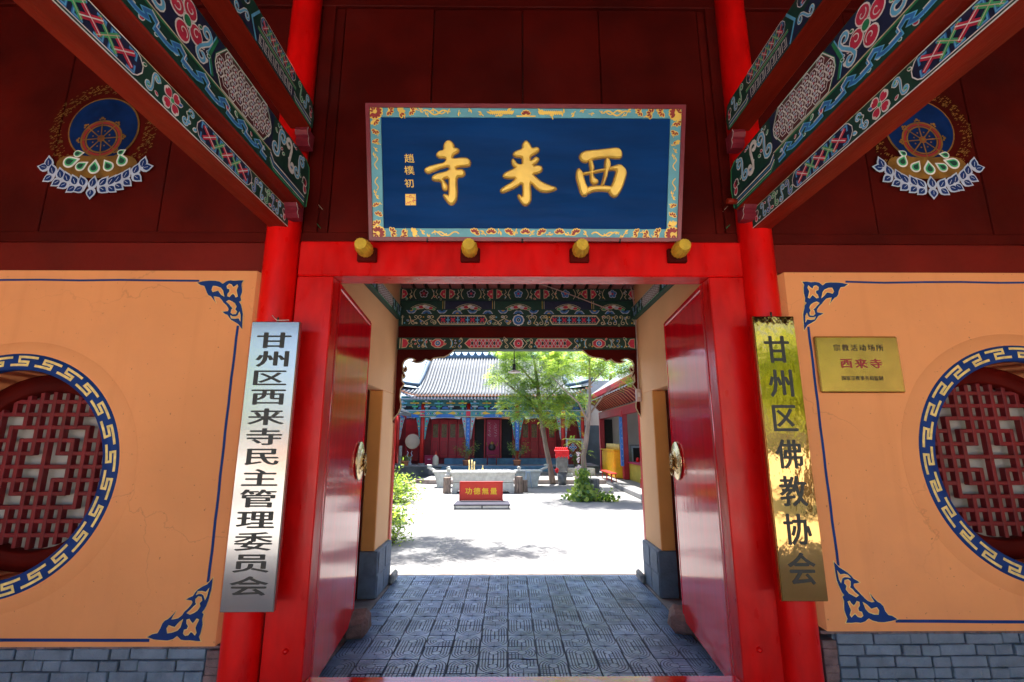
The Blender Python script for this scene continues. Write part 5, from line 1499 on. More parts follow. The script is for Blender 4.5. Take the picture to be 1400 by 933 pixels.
for i, (x, r) in enumerate(pil):
    mb = MB(); mb.cyl((x, 22.3, TZ+.08), (x, 22.3, 3.1), r, r*.95, 18); pp = mb.build('pillar', M['pillarred'], h)
    mb = MB(); mb.lathe([(r*1.3, 0), (r*1.75, .03), (r*1.6, .07), (r*1.1, .0795), (0, .0795)], (x, 22.3, TZ), 16); mb.build('base', M['shadeslab'], pp)
    for s in (-1, 1):     # carved spandrels hanging beside each pillar
        if (i == 0 and s < 0) or (i == 5 and s > 0): continue
        P = [(0, 0), (s*.22, 0), (s*.19, -.10), (s*.15, -.28), (s*.13, -.32), (s*.11, -.50), (s*.09, -.54), (s*.07, -.75), (s*.03, -.98), (0, -1.02)]
        P = [(a+s*r*1.02, b) for a, b in P]
        mb = MB(); mb.prism(P, front(x, 22.3, 2.47), -0.03, 0.03); sp = mb.build('spandrel', M['bteal'] if i % 2 else M['bluegrey'], pp)
        p = Paint(front(x, 22.27, 2.47), base=.004, lay=.003)
        for k in range(8):
            y = -.07-.115*k; w_ = .10*(1-k/9.5)
            p.circle((s*(r+w_), y), w_*.42, ('plblue', 'pred', 'plgreen', 'pyellow')[k % 4], 0, 7); p.circle((s*(r+w_*1.5), y+.05), w_*.22, 'pblue', 0, 6)
        p.build('painted_carving', sp)['kind'] = 'stuff'
for x in (-1.84, 0.41):     # blue couplets on the centre pillars
    mb = MB(); mb.cbox((x-.085, 22.16, 0.95), (x+.085, 22.19, 2.44), .006); c_ = mb.build('couplet_board', M['coup'], h)
    p = Paint(front(x, 22.159, 0), base=.002)
    rnd = random.Random(int(x*10))
    for k in range(7):
        for q in range(5):
            a_, b_ = rnd.uniform(-.045, .02), 2.28-.19*k+rnd.uniform(-.05, .05)
            p.line([(a_, b_), (a_+rnd.uniform(.015, .05), b_+rnd.uniform(-.04, .02))], .011, 'lav', q)
    p.build('couplet_strokes', c_)
def door_panel(x0, x1, name='door_panel', m='hallred'):
    mb = MB(); mb.cbox((x0+.008, 23.40, .59), (x1-.008, 23.46, 2.40), .01); d = mb.build(name, M[m], h)
    w = x1-x0
    mb = MB(); mb.cbox((x0+w*.2, 23.385, 1.55), (x1-w*.2, 23.399, 2.18), .02); wi = mb.build('window', M['glassdark'], d)
    q = Paint(front(0, 23.3995, 0), base=.002)
    q.line([(x0+w*.2, .75), (x1-w*.2, .75), (x1-w*.2, 1.35), (x0+w*.2, 1.35)], .016, 'pmaroon', 0, True)
    for k in range(5): q.line([(x0+w*.24, 1.62+.12*k), (x1-w*.24, 1.68+.11*k)], .012, 'golddull', 6+k % 2)
    for k in range(4): q.line([(x0+w*(.28+.15*k), 1.58), (x0+w*(.30+.14*k), 2.14)], .012, 'golddull', 8)
    q.build('moulding', d)
    return d
for a, b in ((-3.72, -2.05), (0.62, 2.32)):
    n = 4
    for k in range(n): door_panel(a+(b-a)*k/n, a+(b-a)*(k+1)/n)
for a, b in ((-4.95, -4.08), (2.70, 3.32)):
    mb = MB(); mb.cbox((a, 23.42, .45), (b, 23.48, 2.40), .01); mb.build('end_panel', M['hallred'], h)
mb = MB(); mb.box((-1.62, 23.46, .59), (0.20, 23.498, 2.40)); mb.build('doorway_shade_panel', M['dark'], h)  # flat dark panel, the shade of the unlit interior is its colour
mb = MB(); mb.cbox((-1.05, 23.34, .60), (-.42, 23.38, 2.40), .01); pl_ = mb.build('inner_door', M['magenta'], h)
p = Paint(front(0, 23.339, 0), base=.002); rnd = random.Random(6)
for k in range(46):
    col_ = k % 2; x = (-.90 if col_ else -.62)+rnd.uniform(-.06, .06); z = 1.58+.66*rnd.random()
    p.line([(x-rnd.uniform(0, .04), z), (x+rnd.uniform(0, .045), z+rnd.uniform(-.03, .03))], .009, 'lav', 0)
p.build('faded_lattice', pl_)
for x in (-1.66, .24, -1.13, -.36):
    mb = MB(); mb.cbox((x-.035, 23.33, .59), (x+.035, 23.45, 2.44), .005); mb.build('door_post', M['hallred'], h)
# painted beam, frieze, brackets
mb = MB(); mb.cbox((-5.0, 22.16, 2.47), (3.58, 22.44, 2.80), .01); be = mb.build('painted_beam', M['bteal'], h)
p = Paint(front(0, 22.159, 2.47), base=.004, lay=.004)
p.line([(-5, .30), (3.58, .30)], .035, 'lav', 0); p.line([(-5, .02), (3.58, .02)], .022, 'pivory', 0)
xs_ = [-5.08, -3.95, -1.84, .41, 2.53, 3.44]
for a, b in zip(xs_[:-1], xs_[1:]):
    m_ = (a+b)/2; w = b-a
    for x in (a, b):
        p.poly([(x-.10, .05), (x-.10, .27), (x+.10, .27), (x+.10, .05)], 'pred' if w > 1 else 'pyellow', 0)
    if w > 1:
        p.poly([(m_-.48, -.02), (m_-.30, .13), (m_+.30, .13), (m_+.48, -.02)], 'coup', 2)
        for s in (-1, 1):
            p.poly([(m_+s*.1, .15), (m_+s*.35, .26), (m_+s*.6, .15), (m_+s*.35, .12)], 'pyellow', 1)
            for k in range(5):
                x = m_+s*(.5+.09*k); p.circle((x, .16), .045, ('lav', 'plgreen', 'pblue', 'pivory', 'plblue')[k], 1, 8); p.circle((x, .16), .022, 'pnavy', 2, 6)
    else:
        p.poly([(m_-.2, .06), (m_, .26), (m_+.2, .06)], 'plgreen', 1); p.circle((m_, .16), .05, 'pyellow', 2, 8)
p.build('painted_pattern', be)
for a, b in zip(xs_[:-1], xs_[1:]):     # carved aprons beneath the beam
    w = b-a; m_ = (a+b)/2
    P = [(a+.34 if w > 1 else a+.12, 0), (b-.34 if w > 1 else b-.12, 0), (b-.40 if w > 1 else b-.2, -.09), (m_+.3*w*.6, -.05), (m_, -.035), (m_-.3*w*.6, -.05), (a+.40 if w > 1 else a+.2, -.09)]
    mb = MB(); mb.prism(P, front(0, 22.24, 2.469), -.02, .03); mb.build('apron', M['terracotta'] if abs(m_-HC) < .3 else M['lav'] if w > 1 else M['coup'], h)
mb = MB(); mb.box((-5.0, 22.3, 2.80), (3.58, 22.44, 3.45)); mb.build('frieze', M['bteal'], h)
mb = MB(); mb.box((-5.0, 22.285, 2.83), (3.58, 22.299, 2.99)); mb.build('frieze_board', M['pnavy'], h)
n = 16
for k in range(n):
    x = -4.86+(3.44+4.86)*k/(n-1)
    mb = MB()
    cols = (0, 1, 2)
    mb.cbox((x-.05, 22.10, 2.80), (x+.05, 22.28, 2.92), .005, 0); mb.cbox((x-.13, 22.12, 2.922), (x+.13, 22.18, 2.99), .01, 1)
    mb.cbox((x-.06, 21.98, 2.992), (x+.06, 22.28, 3.07), .01, 0); mb.cbox((x-.20, 22.04, 3.072), (x+.20, 22.10, 3.13), .01, 2)
    mb.cbox((x-.05, 21.86, 3.132), (x+.05, 22.28, 3.20), .01, 1); mb.cbox((x-.24, 21.90, 3.202), (x+.24, 21.96, 3.25), .01, 0)
    mb.build('bracket_set', [M['bteal'], M['plgreen'] if k % 2 else M['lav'], M['pyellow'] if k % 3 else M['plblue']], h)
for k in range(n-1):
    x = -4.86+(3.44+4.86)*(k+.5)/(n-1)
    mb = MB(); P = [(x-.16, .01), (x+.16, .01), (x+.12, .09), (x, .13), (x-.12, .09)]
    mb.prism(P, front(0, 22.284, 2.84), 0, .015); mb.build('frieze_cloud', M['coup'] if k % 4 else M['dark'], h)
mb = MB(); mb.cbox((-5.1, 21.84, 3.26), (3.68, 21.92, 3.30), .004); mb.build('eave_purlin', M['lav'], h)
# roof
def up(x):
    d = max(0, abs(x-HC)-3.2)/1.2
    return 0.46*d*d
RY = [(21.15, 3.36), (21.6, 3.52), (22.2, 3.80), (23.0, 4.28), (23.9, 4.92), (25.0, 5.72)]
def gable_x(y):   # half width of the main slope at depth y
    return 4.45 if y < 22.2 else 4.45 if False else (3.62-0.35*(y-22.9)/2.1 if y > 22.9 else 3.62)
mb = MB(); rows = []
HW = 4.42
xsn = [HC-HW+2*HW*i/44 for i in range(45)]
vs = []
for y, z in RY[:3]:
    for x in xsn: vs.append((x, y, z+up(x)*(1-(y-21.15)/1.6)))
mb.add(vs, [(j*45+i, j*45+i+1, (j+1)*45+i+1, (j+1)*45+i) for j in range(2) for i in range(44)])
xsn2 = [HC-3.42+2*3.42*i/30 for i in range(31)]
vs = []
for y, z in RY[2:]:
    for x in xsn2: vs.append((x, y, z))
mb.add(vs, [(j*31+i, j*31+i+1, (j+1)*31+i+1, (j+1)*31+i) for j in range(3) for i in range(30)])
# skirt roofs at the two ends, and the back slope
for s in (-1, 1):
    e = HC+s*HW; g = HC+s*3.42
    mb.add([(e, 21.15, 3.36+up(e)), (e, 28.8, 3.36+up(e)), (g, 27.9, 3.9), (g, 22.2, 3.80)], [(0,1,2,3)])
    mb.add([(g-s*.25, 22.6, 3.9), (g-s*.25, 27.4, 3.9), (g-s*.25, 25.0, 5.7)], [(0,1,2)])
mb.add([(HC-3.42, 25, 5.72), (HC+3.42, 25, 5.72), (HC+HW, 28.9, 3.36), (HC-HW, 28.9, 3.36)], [(0,1,2,3)])
roof = mb.build('roof', M['roofgap'], h)
mb = MB()
k = 0; x = HC-HW+.04
while x < HC+HW:
    if abs(x-HC) <= 3.38: pts = [(x, y, z+up(x)*max(0, 1-(y-21.15)/1.6)+.03) for y, z in RY[:-1]]+[(x, 24.95, 5.70)]
    else:
        t_ = (abs(x-HC)-3.42)/(HW-3.42)
        ye = 22.2-t_*1.0
        pts = [(x, 21.15+(ye-21.15)*q, 3.36+(3.80-3.36)*((21.15+(ye-21.15)*q)-21.15)/1.05*.9+up(x)*(1-.6*q)+.03) for q in (0, .5, 1)]
        if ye < 21.3: pts = [(x, 21.15, 3.39+up(x)), (x, 21.3, 3.43+up(x))]
    mb.tube(pts, .050, 6)
    x += .148
rt = mb.build('roof_tiles', M['rooftile'], roof); rt['kind'] = 'stuff'
mb = MB(); x = HC-HW+.04
while x < HC+HW:     # end discs and rafter tips under the eave
    z = 3.36+up(x)
    mb.cyl((x, 21.10, z+.025), (x, 21.16, z+.025), .048, n=8, mi=0); mb.cbox((x+.03, 21.17, z-.13), (x+.10, 21.9, z-.06), .005, 1)
    mb.add([(x+.02, 21.12, z), (x+.128, 21.12, z), (x+.074, 21.11, z-.07)], [(0,1,2)], 0)
    x += .148
et = mb.build('eave_ends', [M['terracotta'], M['lav']], roof); et['kind'] = 'stuff'
mb = MB(); mb.cbox((HC-3.35, 24.9, 5.70), (HC+3.35, 25.1, 5.84), .01); mb.cbox((HC-3.35, 24.92, 6.03), (HC+3.35, 25.08, 6.10), .01)
k = 0; x = HC-3.25
while x < HC+3.2:
    mb.prism([(x, 5.84), (x+.13, 5.84), (x, 6.03), (x-.02, 6.03)], front(0, 25, 0), -.05, .05); mb.prism([(x+.24, 5.84), (x+.37, 5.84), (x+.37, 6.03), (x+.355, 6.03)], front(0, 25, 0), -.05, .05); x += .37
rr_ = mb.build('main_ridge', M['ridge'], roof); rr_['kind'] = 'stuff'
for s in (-1, 1):
    g = HC+s*3.42
    mb = MB(); mb.tube([(g-s*.03, 25.0, 5.80), (g, 23.9, 5.03), (g+s*.03, 23.0, 4.40), (g+s*.08, 22.3, 3.98), (g+s*.14, 22.05, 3.93)], [.11, .11, .11, .10, .07], 8); mb.build('gable_ridge', M['ridge'], roof)
    mb = MB(); mb.tube([(g+s*.1, 22.1, 3.95), (g+s*.5, 21.7, 3.97), (g+s*.95, 21.2, 4.05), (g+s*1.06, 21.05, 4.15)], [.09, .085, .08, .05], 8); mb.build('hip_ridge', M['ridge'], roof)
    mb = MB(); rnd = random.Random(3)
    for k in range(14):
        t_ = k/13; y = 25-2.7*t_; z = 5.85-1.9*t_**.85
        mb.cbox((g+s*.12-.05, y-.05, z-.10), (g+s*.12+.05, y+.05, z-.02), .01)
    v_ = mb.build('verge_tiles', M['rooftile'], roof); v_['kind'] = 'stuff'
# end wall to the right of the hall
w_ = thing('courtyard_wall', 'white plastered courtyard wall with a slate blue base right of the temple hall', 'wall', (5, 24, 0))
mb = MB(); mb.box((3.75, 24.25, GZ), (9, 24.45, 4.4)); mb.build('white_plaster', M['whitewall'], w_)
mb = MB(); mb.cbox((3.75, 24.22, GZ), (9, 24.249, 2.15), .005); mb.build('slate_base', M['slate'], w_)
for x in (3.9, 4.25):
    pass
sb = MB(); sb.cbox((2.35, 20.3, 0.001), (3.60, 20.75, 0.30), .02); tag(sb.build('stone_bench', M['carved']), 'long pale stone block in front of the framed screen', 'stone block')

# ---------------- left side building (mostly hidden, throws the left shade)
lb_ = thing('side_house', 'low side house with grey tiled eave along the left of the courtyard', 'building', (-6, 14, 0))
mb = MB(); mb.box((-8, 8.2, GZ), (-5.25, 23.4, 2.5)); mb.build('wall', M['slate'], lb_)
mb = MB(); mb.add([(-4.20, 8.0, 2.40), (-4.20, 20.9, 2.40), (-6.7, 20.9, 3.75), (-6.7, 8.0, 3.75), (-4.20, 8.0, 2.50), (-4.20, 20.9, 2.50), (-6.7, 20.9, 3.85), (-6.7, 8.0, 3.85), (-8.8, 8, 2.5), (-8.8, 20.9, 2.5)], [(0,3,2,1), (4,5,6,7), (0,1,5,4), (1,2,6,5), (7,6,9,8)])
lr = mb.build('roof', M['rooftile'], lb_)
for k in range(12):
    mb = MB(); y = 19.0+.16*k; mb.tube([(-4.19, y, 2.53), (-6.6, y, 3.86)], .045, 6); mb.build('tile_row', M['rooftile'], lr)
mb = MB(); mb.prism([(-4.42, 2.36), (-4.42, 2.50), (-6.7, 3.85), (-6.7, 3.70)], front(0, 20.95, 0), -.02, .04); mb.build('bargeboard', M['pillarred'], lr)

# ---------------- right side building
rb_ = thing('open_pavilion', 'open fronted red side hall with swept eave on the right of the courtyard', 'building', (4.4, 18, 0))
for y in (22.8, 18.4, 14.2):
    mb = MB(); mb.cbox((4.31, y-.11, 0), (4.53, y+.11, 2.56), .02); mb.build('post', M['hallred'], rb_)
mb = MB(); mb.cbox((4.33, 12, 2.40), (4.51, 23.0, 2.72), .01); bm_ = mb.build('beam', M['hallred'], rb_)
p = Paint(Frame((4.328, 0, 2.4), (0,1,0), (0,0,1), (-1,0,0)), base=.003)
p.line([(13, .30), (23, .30)], .02, 'terracotta', 0)
for y in (16.4, 20.6): p.scroll((y-.12, .16), .06, 1.2, 0, 'terracotta', .014, 0, 1); p.scroll((y+.12, .16), .06, 1.2, 2, 'terracotta', .014, 0, -1)
p.build('carving', bm_)
mb = MB(); mb.box((7.2, 12, 0), (7.4, 23.2, 3.4)); mb.box((4.5, 23.0, 0), (7.4, 23.2, 3.4)); mb.build('back_wall', M['whitewall'], rb_)
mb = MB(); mb.box((4.55, 22.9, 0), (4.95, 22.99, 2.4)); mb.build('dark_curtain', M['dark'], rb_)
mb = MB()
def rzf(y): return 3.28+0.10*max(0, (y-20)/3)**2
mb.add([(3.78, 12, 3.30), (3.78, 23.2, 3.34), (6.0, 23.2, 4.9), (6.0, 12, 4.9), (3.78, 12, 3.40), (3.78, 23.2, 3.44), (6.0, 23.2, 5.0), (6.0, 12, 5.0), (8.3, 12, 3.4), (8.3, 23.2, 3.4)], [(0,3,2,1), (4,5,6,7), (0,1,5,4), (1,2,6,5), (3,0,4,7), (7,6,9,8)])
rr2 = mb.build('roof', M['rooftile'], rb_)
mb = MB(); mb.add([(3.80, 12, 3.285), (3.80, 23.2, 3.325), (5.98, 23.2, 4.885), (5.98, 12, 4.885)], [(0,1,2,3)]); mb.build('soffit', M['halldark'], rr2)
mb = MB(); mb.cbox((3.70, 12, 3.22), (3.775, 23.25, 3.42), .01); mb.build('fascia', M['hallred'], rr2)
for k in range(27):
    y = 12.4+.40*k
    mb = MB(); mb.tube([(3.86, y, 3.18), (4.1, y+.02, 3.10), (4.42, y+.05, 2.80)], [.035, .05, .055], 6); mb.build('curved_bracket', M['halldark'], rb_)
    mb = MB(); mb.tube([(3.80, y+.17, 3.24), (4.5, y+.17, 3.62)], .035, 6); mb.build('rafter', M['halldark'], rr2)
    if k < 34:
        mb = MB(); mb.tube([(3.80, y-.02, 3.16), (4.02, y-.03, 3.065), (4.06, y-.03, 3.03), (4.34, y, 2.76)], .014, 5); mb.build('pale_edge', M['terracotta'], rb_)
yp_ = thing('yellow_cupboard', 'bright yellow boarded cupboard standing between the red posts of the side hall', 'cupboard', (4.35, 19.5, 0))
mb = MB(); mb.cbox((4.10, 18.75, 0.02), (4.55, 21.2, 1.02), .01); mb.build('body', M['yellow'], yp_)
for k in range(9):
    mb = MB(); y = 18.78+.27*k; mb.cbox((4.075, y, 0.05), (4.099, y+.235, .98), .006); mb.build('board', M['yellow'], yp_)
mb = MB(); mb.cbox((4.04, 18.7, 1.021), (4.6, 21.25, 1.08), .01); mb.build('top', M['yellow'], yp_)
for k in range(10):
    mb = MB(); y = 18.85+.25*k; mb.cyl((4.3, y, 1.08), (4.3, y, 1.30), .05, .035, 8); mb.build('turned_post', M['incense'], yp_)
mb = MB(); mb.cbox((4.20, 18.12, 0.5), (4.295, 18.26, 2.30), .006); bo_ = mb.build('blue_couplet', M['coup'])
tag(bo_, 'narrow bright blue couplet board on the nearer red post', 'board')
p = Paint(front(4.248, 18.119, 0), base=.002)
rnd = random.Random(31)
for k in range(9):
    for q in range(4):
        a_, b_ = rnd.uniform(-.028, .01), 2.1-.2*k+rnd.uniform(-.045, .045)
        p.line([(a_, b_), (a_+rnd.uniform(.008, .03), b_+rnd.uniform(-.03, .02))], .008, 'lav', q)
p.build('couplet_strokes', bo_)
ct = thing('ochre_counter', 'ochre fronted counter inside the open side hall', 'counter', (5, 16.5, 0))
mb = MB(); mb.cbox((4.52, 14.3, 0), (4.62, 18.28, .60), .01); mb.build('front_board', M['ochre'], ct)
mb = MB(); mb.cbox((4.47, 14.3, .601), (5.1, 18.28, .66), .01); mb.build('counter_top', M['magenta'], ct)
cb = thing('glass_cabinet', 'grey two door glass cabinet against the white wall of the side hall', 'cabinet', (5.5, 20.4, 0))
mb = MB(); mb.cbox((5.1, 20.3, .02), (6.1, 20.8, 1.25), .01); mb.build('case', M['greybox'], cb)
for k in range(2):
    mb = MB(); x = 5.14+.48*k; mb.cbox((x, 20.27, .10), (x+.44, 20.299, 1.20), .008); d_ = mb.build('door', M['bluegrey'], cb)
    mb = MB(); mb.cbox((x+.06, 20.262, .18), (x+.38, 20.269, 1.12), .002); mb.build('pane', M['dark'], d_)
rnd = random.Random(12)
for k, (x, c) in enumerate(((4.72, 'red'), (4.85, 'pblue'), (4.98, 'skin'), (4.68, 'dark'))):
    mb = MB(); y = 17.8-.5*k; mb.lathe([(.05, 0), (.07, .05), (.06, .12), (.03, .16), (.0, .165)], (x, y, .661), 10)
    tag(mb.build('jar', M[c]), ('red', 'blue', 'cream', 'black')[k]+' jar standing on the ochre counter of the side hall', 'jar', 'jars on the side hall counter')
ben = thing('red_bench', 'low thin legged red bench in front of the yellow cupboard', 'bench', (3.85, 18.3, 0))
mb = MB(); mb.cbox((3.62, 17.3, .27), (3.85, 19.2, .30), .008); mb.build('seat', M['pillarred'], ben)
for y in (17.4, 18.2, 19.1):
    for x in (3.65, 3.82):
        mb = MB(); mb.tube([(x, y, 0), (x+(.02 if x < 3.7 else -.02), y, .27)], .016, 6); mb.build('leg', M['pillarred'], ben)
st = thing('red_stool', 'small red stool at the right edge of the back doorway view', 'stool', (4.25, 15.2, 0))
mb = MB(); mb.cbox((4.10, 15.05, .27), (4.38, 15.33, .30), .008); mb.build('seat', M['terracotta'], st)
for x in (4.13, 4.35):
    for y in (15.08, 15.3):
        mb = MB(); mb.tube([(x-.02, y, 0), (x, y, .27)], .014, 6); mb.build('leg', M['pillarred'], st)
for k, (x, y, r) in enumerate(((3.50, 12.75, .075), (3.66, 12.95, .08))):
    mb = MB(); mb.cyl((x, y, GZ), (x, y, GZ+.24), r, r*1.05, 14)
    o = mb.build('stone_drum', M['stone']); tag(o, ('nearer' if k == 0 else 'farther')+' small grey stone drum by the right terrace edge', 'stone', 'stone drums by the right terrace')
mb = MB(); mb.cbox((2.92, 15.2, GZ), (3.25, 15.5, GZ+.2), .02); tag(mb.build('stone_block', M['stone']), 'low grey stone block behind the flowering plant', 'stone block')
# ---------------- things in the courtyard
# red notice board on a pale low bench
nbd = thing('notice_board', 'red board with four yellow characters standing in the courtyard', 'sign', (-.67, 12.2, GZ))
mb = MB(); mb.cbox((-1.185, 12.30, .02), (-.135, 12.33, .435), .006); bdd = mb.build('board', M['signred'], nbd)
mb = MB()
for i, ch in enumerate('功德無量'): letter(mb, ch, front(0, 12.299, 0), -.98+i*.207, .225, .175, .17, 0.001, bold=.05)
mb.build('lettering', M['signyel'], bdd)
for a, b in (((-1.20, 12.29, .435), (-.12, 12.34, .455)), ((-1.20, 12.29, 0.0), (-.12, 12.34, .019))):
    mb = MB(); mb.cbox(a, b, .004); mb.build('frame_rail', M['pillarred'], nbd)
for x in (-1.195, -.155):
    mb = MB(); mb.cbox((x-.012, 12.29, -.085), (x+.022, 12.338, .43), .004); mb.build('frame_post', M['pillarred'], nbd)
bn = thing('kneeling_bench', 'low pale padded bench in front of the red notice board', 'bench', (-.62, 12.0, GZ))
mb = MB(); mb.add([(-1.30, 11.86, -.035), (.05, 11.86, -.035), (.0, 12.27, .0), (-1.25, 12.27, .0), (-1.30, 11.86, -.065), (.05, 11.86, -.065), (.0, 12.27, -.03), (-1.25, 12.27, -.03)], [(0,1,2,3), (4,7,6,5), (0,4,5,1), (1,5,6,2), (2,6,7,3), (3,7,4,0)])
mb.build('top', M['greypad'], bn)
mb = MB(); mb.cbox((-1.28, 11.90, -.13), (.03, 11.93, -.066), .004); mb.build('front_rail', M['white'], bn)
mb = MB(); mb.cbox((-1.30, 11.87, GZ), (.06, 11.93, -.131), .004); mb.build('foot_rail', M['greybox'], bn)
for x in (-1.27, -.62, .02):
    mb = MB(); mb.cbox((x-.015, 11.885, -.145), (x+.015, 11.899, -.066), .003); mb.build('leg', M['greybox'], bn)

# carved stone incense trough
tr = thing('incense_trough', 'long carved pale stone incense trough behind the red notice board', 'incense burner', (-.75, 15.4, GZ))
def trap(name, x0, x1, z0, z1, tap, y0, y1, m):
    mb = MB(); mb.add([(x0+tap, y0+tap, z0), (x1-tap, y0+tap, z0), (x1-tap, y1-tap, z0), (x0+tap, y1-tap, z0), (x0, y0, z1), (x1, y0, z1), (x1, y1, z1), (x0, y1, z1)], [(0,3,2,1), (4,5,6,7), (0,1,5,4), (1,2,6,5), (2,3,7,6), (3,0,4,7)])
    return mb.build(name, M[m], tr)
trap('basin', -1.76, .22, .17, .44, .07, 15.25, 15.95, 'carved')
mb = MB(); mb.cbox((-1.80, 15.2, .441), (.25, 16.0, .50), .012); mb.build('rim', M['carved'], tr)
mb = MB(); mb.box((-1.70, 15.3, .5005), (.15, 15.9, .506)); mb.build('ash', M['whitewall'], tr)
mb = MB(); mb.prism([(-1.74, GZ), (-1.60, GZ), (-1.52, -.07), (-1.40, -.05), (-1.30, GZ), (-.24, GZ), (-.14, -.05), (-.02, -.07), (.06, GZ), (.20, GZ), (.17, .155), (-1.71, .155)], front(0, 15.6, 0), -.28, .30); mb.build('foot', M['carved'], tr)
p = Paint(front(0, 15.298, 0), base=.002)
rnd = random.Random(9)
for k in range(16):
    x = -1.55+.115*k; p.scroll((x, .31), .03, 1, k, 'stone', .008, 0, (-1)**k); p.line([(x, .22), (x+.06, .26)], .006, 'stone', 1)
for s_, x in ((1, -1.80), (-1, .25)):      # scroll ears
    mb = MB(); mb.tube([(x, 15.6, .45), (x-s_*.10, 15.6, .53), (x-s_*.14, 15.6, .60), (x-s_*.08, 15.6, .62), (x-s_*.05, 15.6, .57)], .03, 8); mb.build('scroll_ear', M['carved'], tr)
mb = MB()
for k in range(40):
    x = -.95+.026*k; mb.cyl((x, 15.4+.02*(k % 3), .50), (x+rnd.uniform(-.006, .006), 15.4, .545+rnd.uniform(0, .02)), .006, n=5)
sk = mb.build('incense_stub', M['white'], tr); sk['kind'] = 'stuff'
for k, (x, hh) in enumerate(((-1.22, .33), (-1.14, .34), (-1.07, .28))):
    mb = MB(); mb.tube([(x, 15.45, .507), (x-.01+.01*k, 15.45, .507+hh)], [.022, .018], 8)
    o = mb.build('incense_stick', M['incense']); tag(o, ('leftmost', 'tallest, middle', 'shortest, rightmost')[k]+' of the three thick incense sticks in the stone trough', 'incense stick', 'thick incense sticks')
mb = MB(); mb.lathe([(.02, .507), (.035, .53), (.03, .58), (.012, .60), (.012, .66), (0, .68)], (-.80, 15.5, 0), 10); tag(mb.build('candle_holder', M['incense']), 'small pale candle holder on the trough right of the incense sticks', 'candle holder')
# wing shaped stone troughs behind
for s_, (xa, xb, y, lab) in enumerate(((-2.55, -1.95, 17.2, 'left stone side altar with upturned end behind the trough'), (.25, 1.15, 17.5, 'right stone side altar with upturned end behind the trough'))):
    t = thing('side_altar', lab, 'stone altar', ((xa+xb)/2, y, GZ), group='stone altars behind the trough')
    sg = -1 if s_ == 0 else 1
    a, b = (xa, xb)
    P = [(a+.12, GZ), (b-.12, GZ), (b-.10, .02), (b-.05, .20), (b, .34), (a, .34), (a+.05, .20), (a+.10, .02)]
    mb = MB(); mb.prism(P, front(0, y, 0), -.25, .25); mb.build('body', M['carved'], t)
    mb = MB(); mb.cbox((a-.05, y-.28, .341), (b+.05, y+.28, .40), .01); mb.build('slab', M['carved'], t)
    e = a if sg < 0 else b
    mb = MB(); mb.tube([(e, y, .40), (e+sg*.12, y, .46), (e+sg*.25, y, .52), (e+sg*.27, y, .58), (e+sg*.12, y, .58)], [.04, .045, .045, .04, .03], 8); mb.build('upturned_end', M['carved'], t)
lg = thing('grey_lantern', 'small pale stone lantern on the left stump', 'lantern', (-1.88, 15.9, .32))
mb = MB(); mb.lathe([(.10, .325), (.13, .36), (.10, .40), (.07, .42), (.07, .52), (.10, .54), (.03, .58), (0, .6)], (-1.88, 15.6, 0), 12); mb.build('body', M['carved'], lg)
# stumps
def stump(x, y, r, hgt, m, lab, grp='log stumps standing in the courtyard', z=GZ):
    n = 18; rnd = random.Random(int(x*100+y*10)); w = [r*(1+rnd.uniform(-.06, .06)) for _ in range(n)]
    mb = MB(); vs = []
    for q, z_ in ((1.08, z), (1.0, z+hgt*.2), (.98, z+hgt*.8), (1.02, z+hgt-.01), (.96, z+hgt)):
        for i in range(n): a = 2*math.pi*i/n; vs.append((x+w[i]*q*math.cos(a), y+w[i]*q*math.sin(a), z_))
    mb.add(vs, [(j*n+i, j*n+(i+1) % n, (j+1)*n+(i+1) % n, (j+1)*n+i) for j in range(4) for i in range(n)]); mb.add(vs[-n:], [tuple(range(n))])
    o = mb.build('log_stump', M[m]); tag(o, lab, 'stump', grp); return o
stump(-1.885, 15.30, .115, .47, 'logbrown', 'brown log stump at the left end of the incense trough')
stump(.325, 15.30, .125, .50, 'logbrown', 'brown log stump at the right end of the incense trough')
stump(.52, 15.7, .10, .36, 'logbrown', 'shorter log stump tucked behind the right end of the trough')
stump(2.36, 13.75, .185, .56, 'loggrey', 'grey hollow log stump beside the flowering plant')
bk = thing('bucket', 'dark grey bucket at the foot of the leaning tree', 'bucket', (1.98, 18.1, GZ))
mb = MB(); mb.cyl((1.98, 18.1, GZ), (1.98, 18.1, GZ+.43), .145, .185, 18); mb.build('body', M['greybox'], bk)
mb = MB(); mb.lathe([(.185, 0), (.205, .015), (.20, .03), (.17, .03)], (1.98, 18.1, GZ+.43), 18); mb.build('rim', M['loggrey'], bk)
mb = MB(); rnd = random.Random(5)
for k in range(14):
    a = rnd.uniform(0, 6.28); c = V(1.78+.05*math.cos(a), 18.0, .38+.07*math.sin(a)); mb.tube([(1.80, 18.0, .26), c], [.012, .03], 5)
tag(mb.build('red_flower', M['cloth']), 'small bunch of red flowers between the leaning tree and the bucket', 'flowers')
ld = thing('metal_stand', 'thin pale metal stand with splayed legs beside the right stump', 'stand', (.68, 17.0, GZ))
for x0_, x1_ in ((.56, .62), (.80, .74)):
    for yy in (-.1, .1):
        mb = MB(); mb.tube([(x0_, 16.8+yy*1.5, GZ), (x1_, 16.8+yy, .36)], .014, 6); mb.build('leg', M['bluegrey'], ld)
mb = MB(); mb.cbox((.59, 16.68, .36), (.77, 16.92, .39), .01); mb.build('top', M['bluegrey'], ld)
mb = MB(); mb.tube([(.575, 16.75, .08), (.785, 16.75, .08)], .010, 6); mb.build('rung', M['bluegrey'], ld)
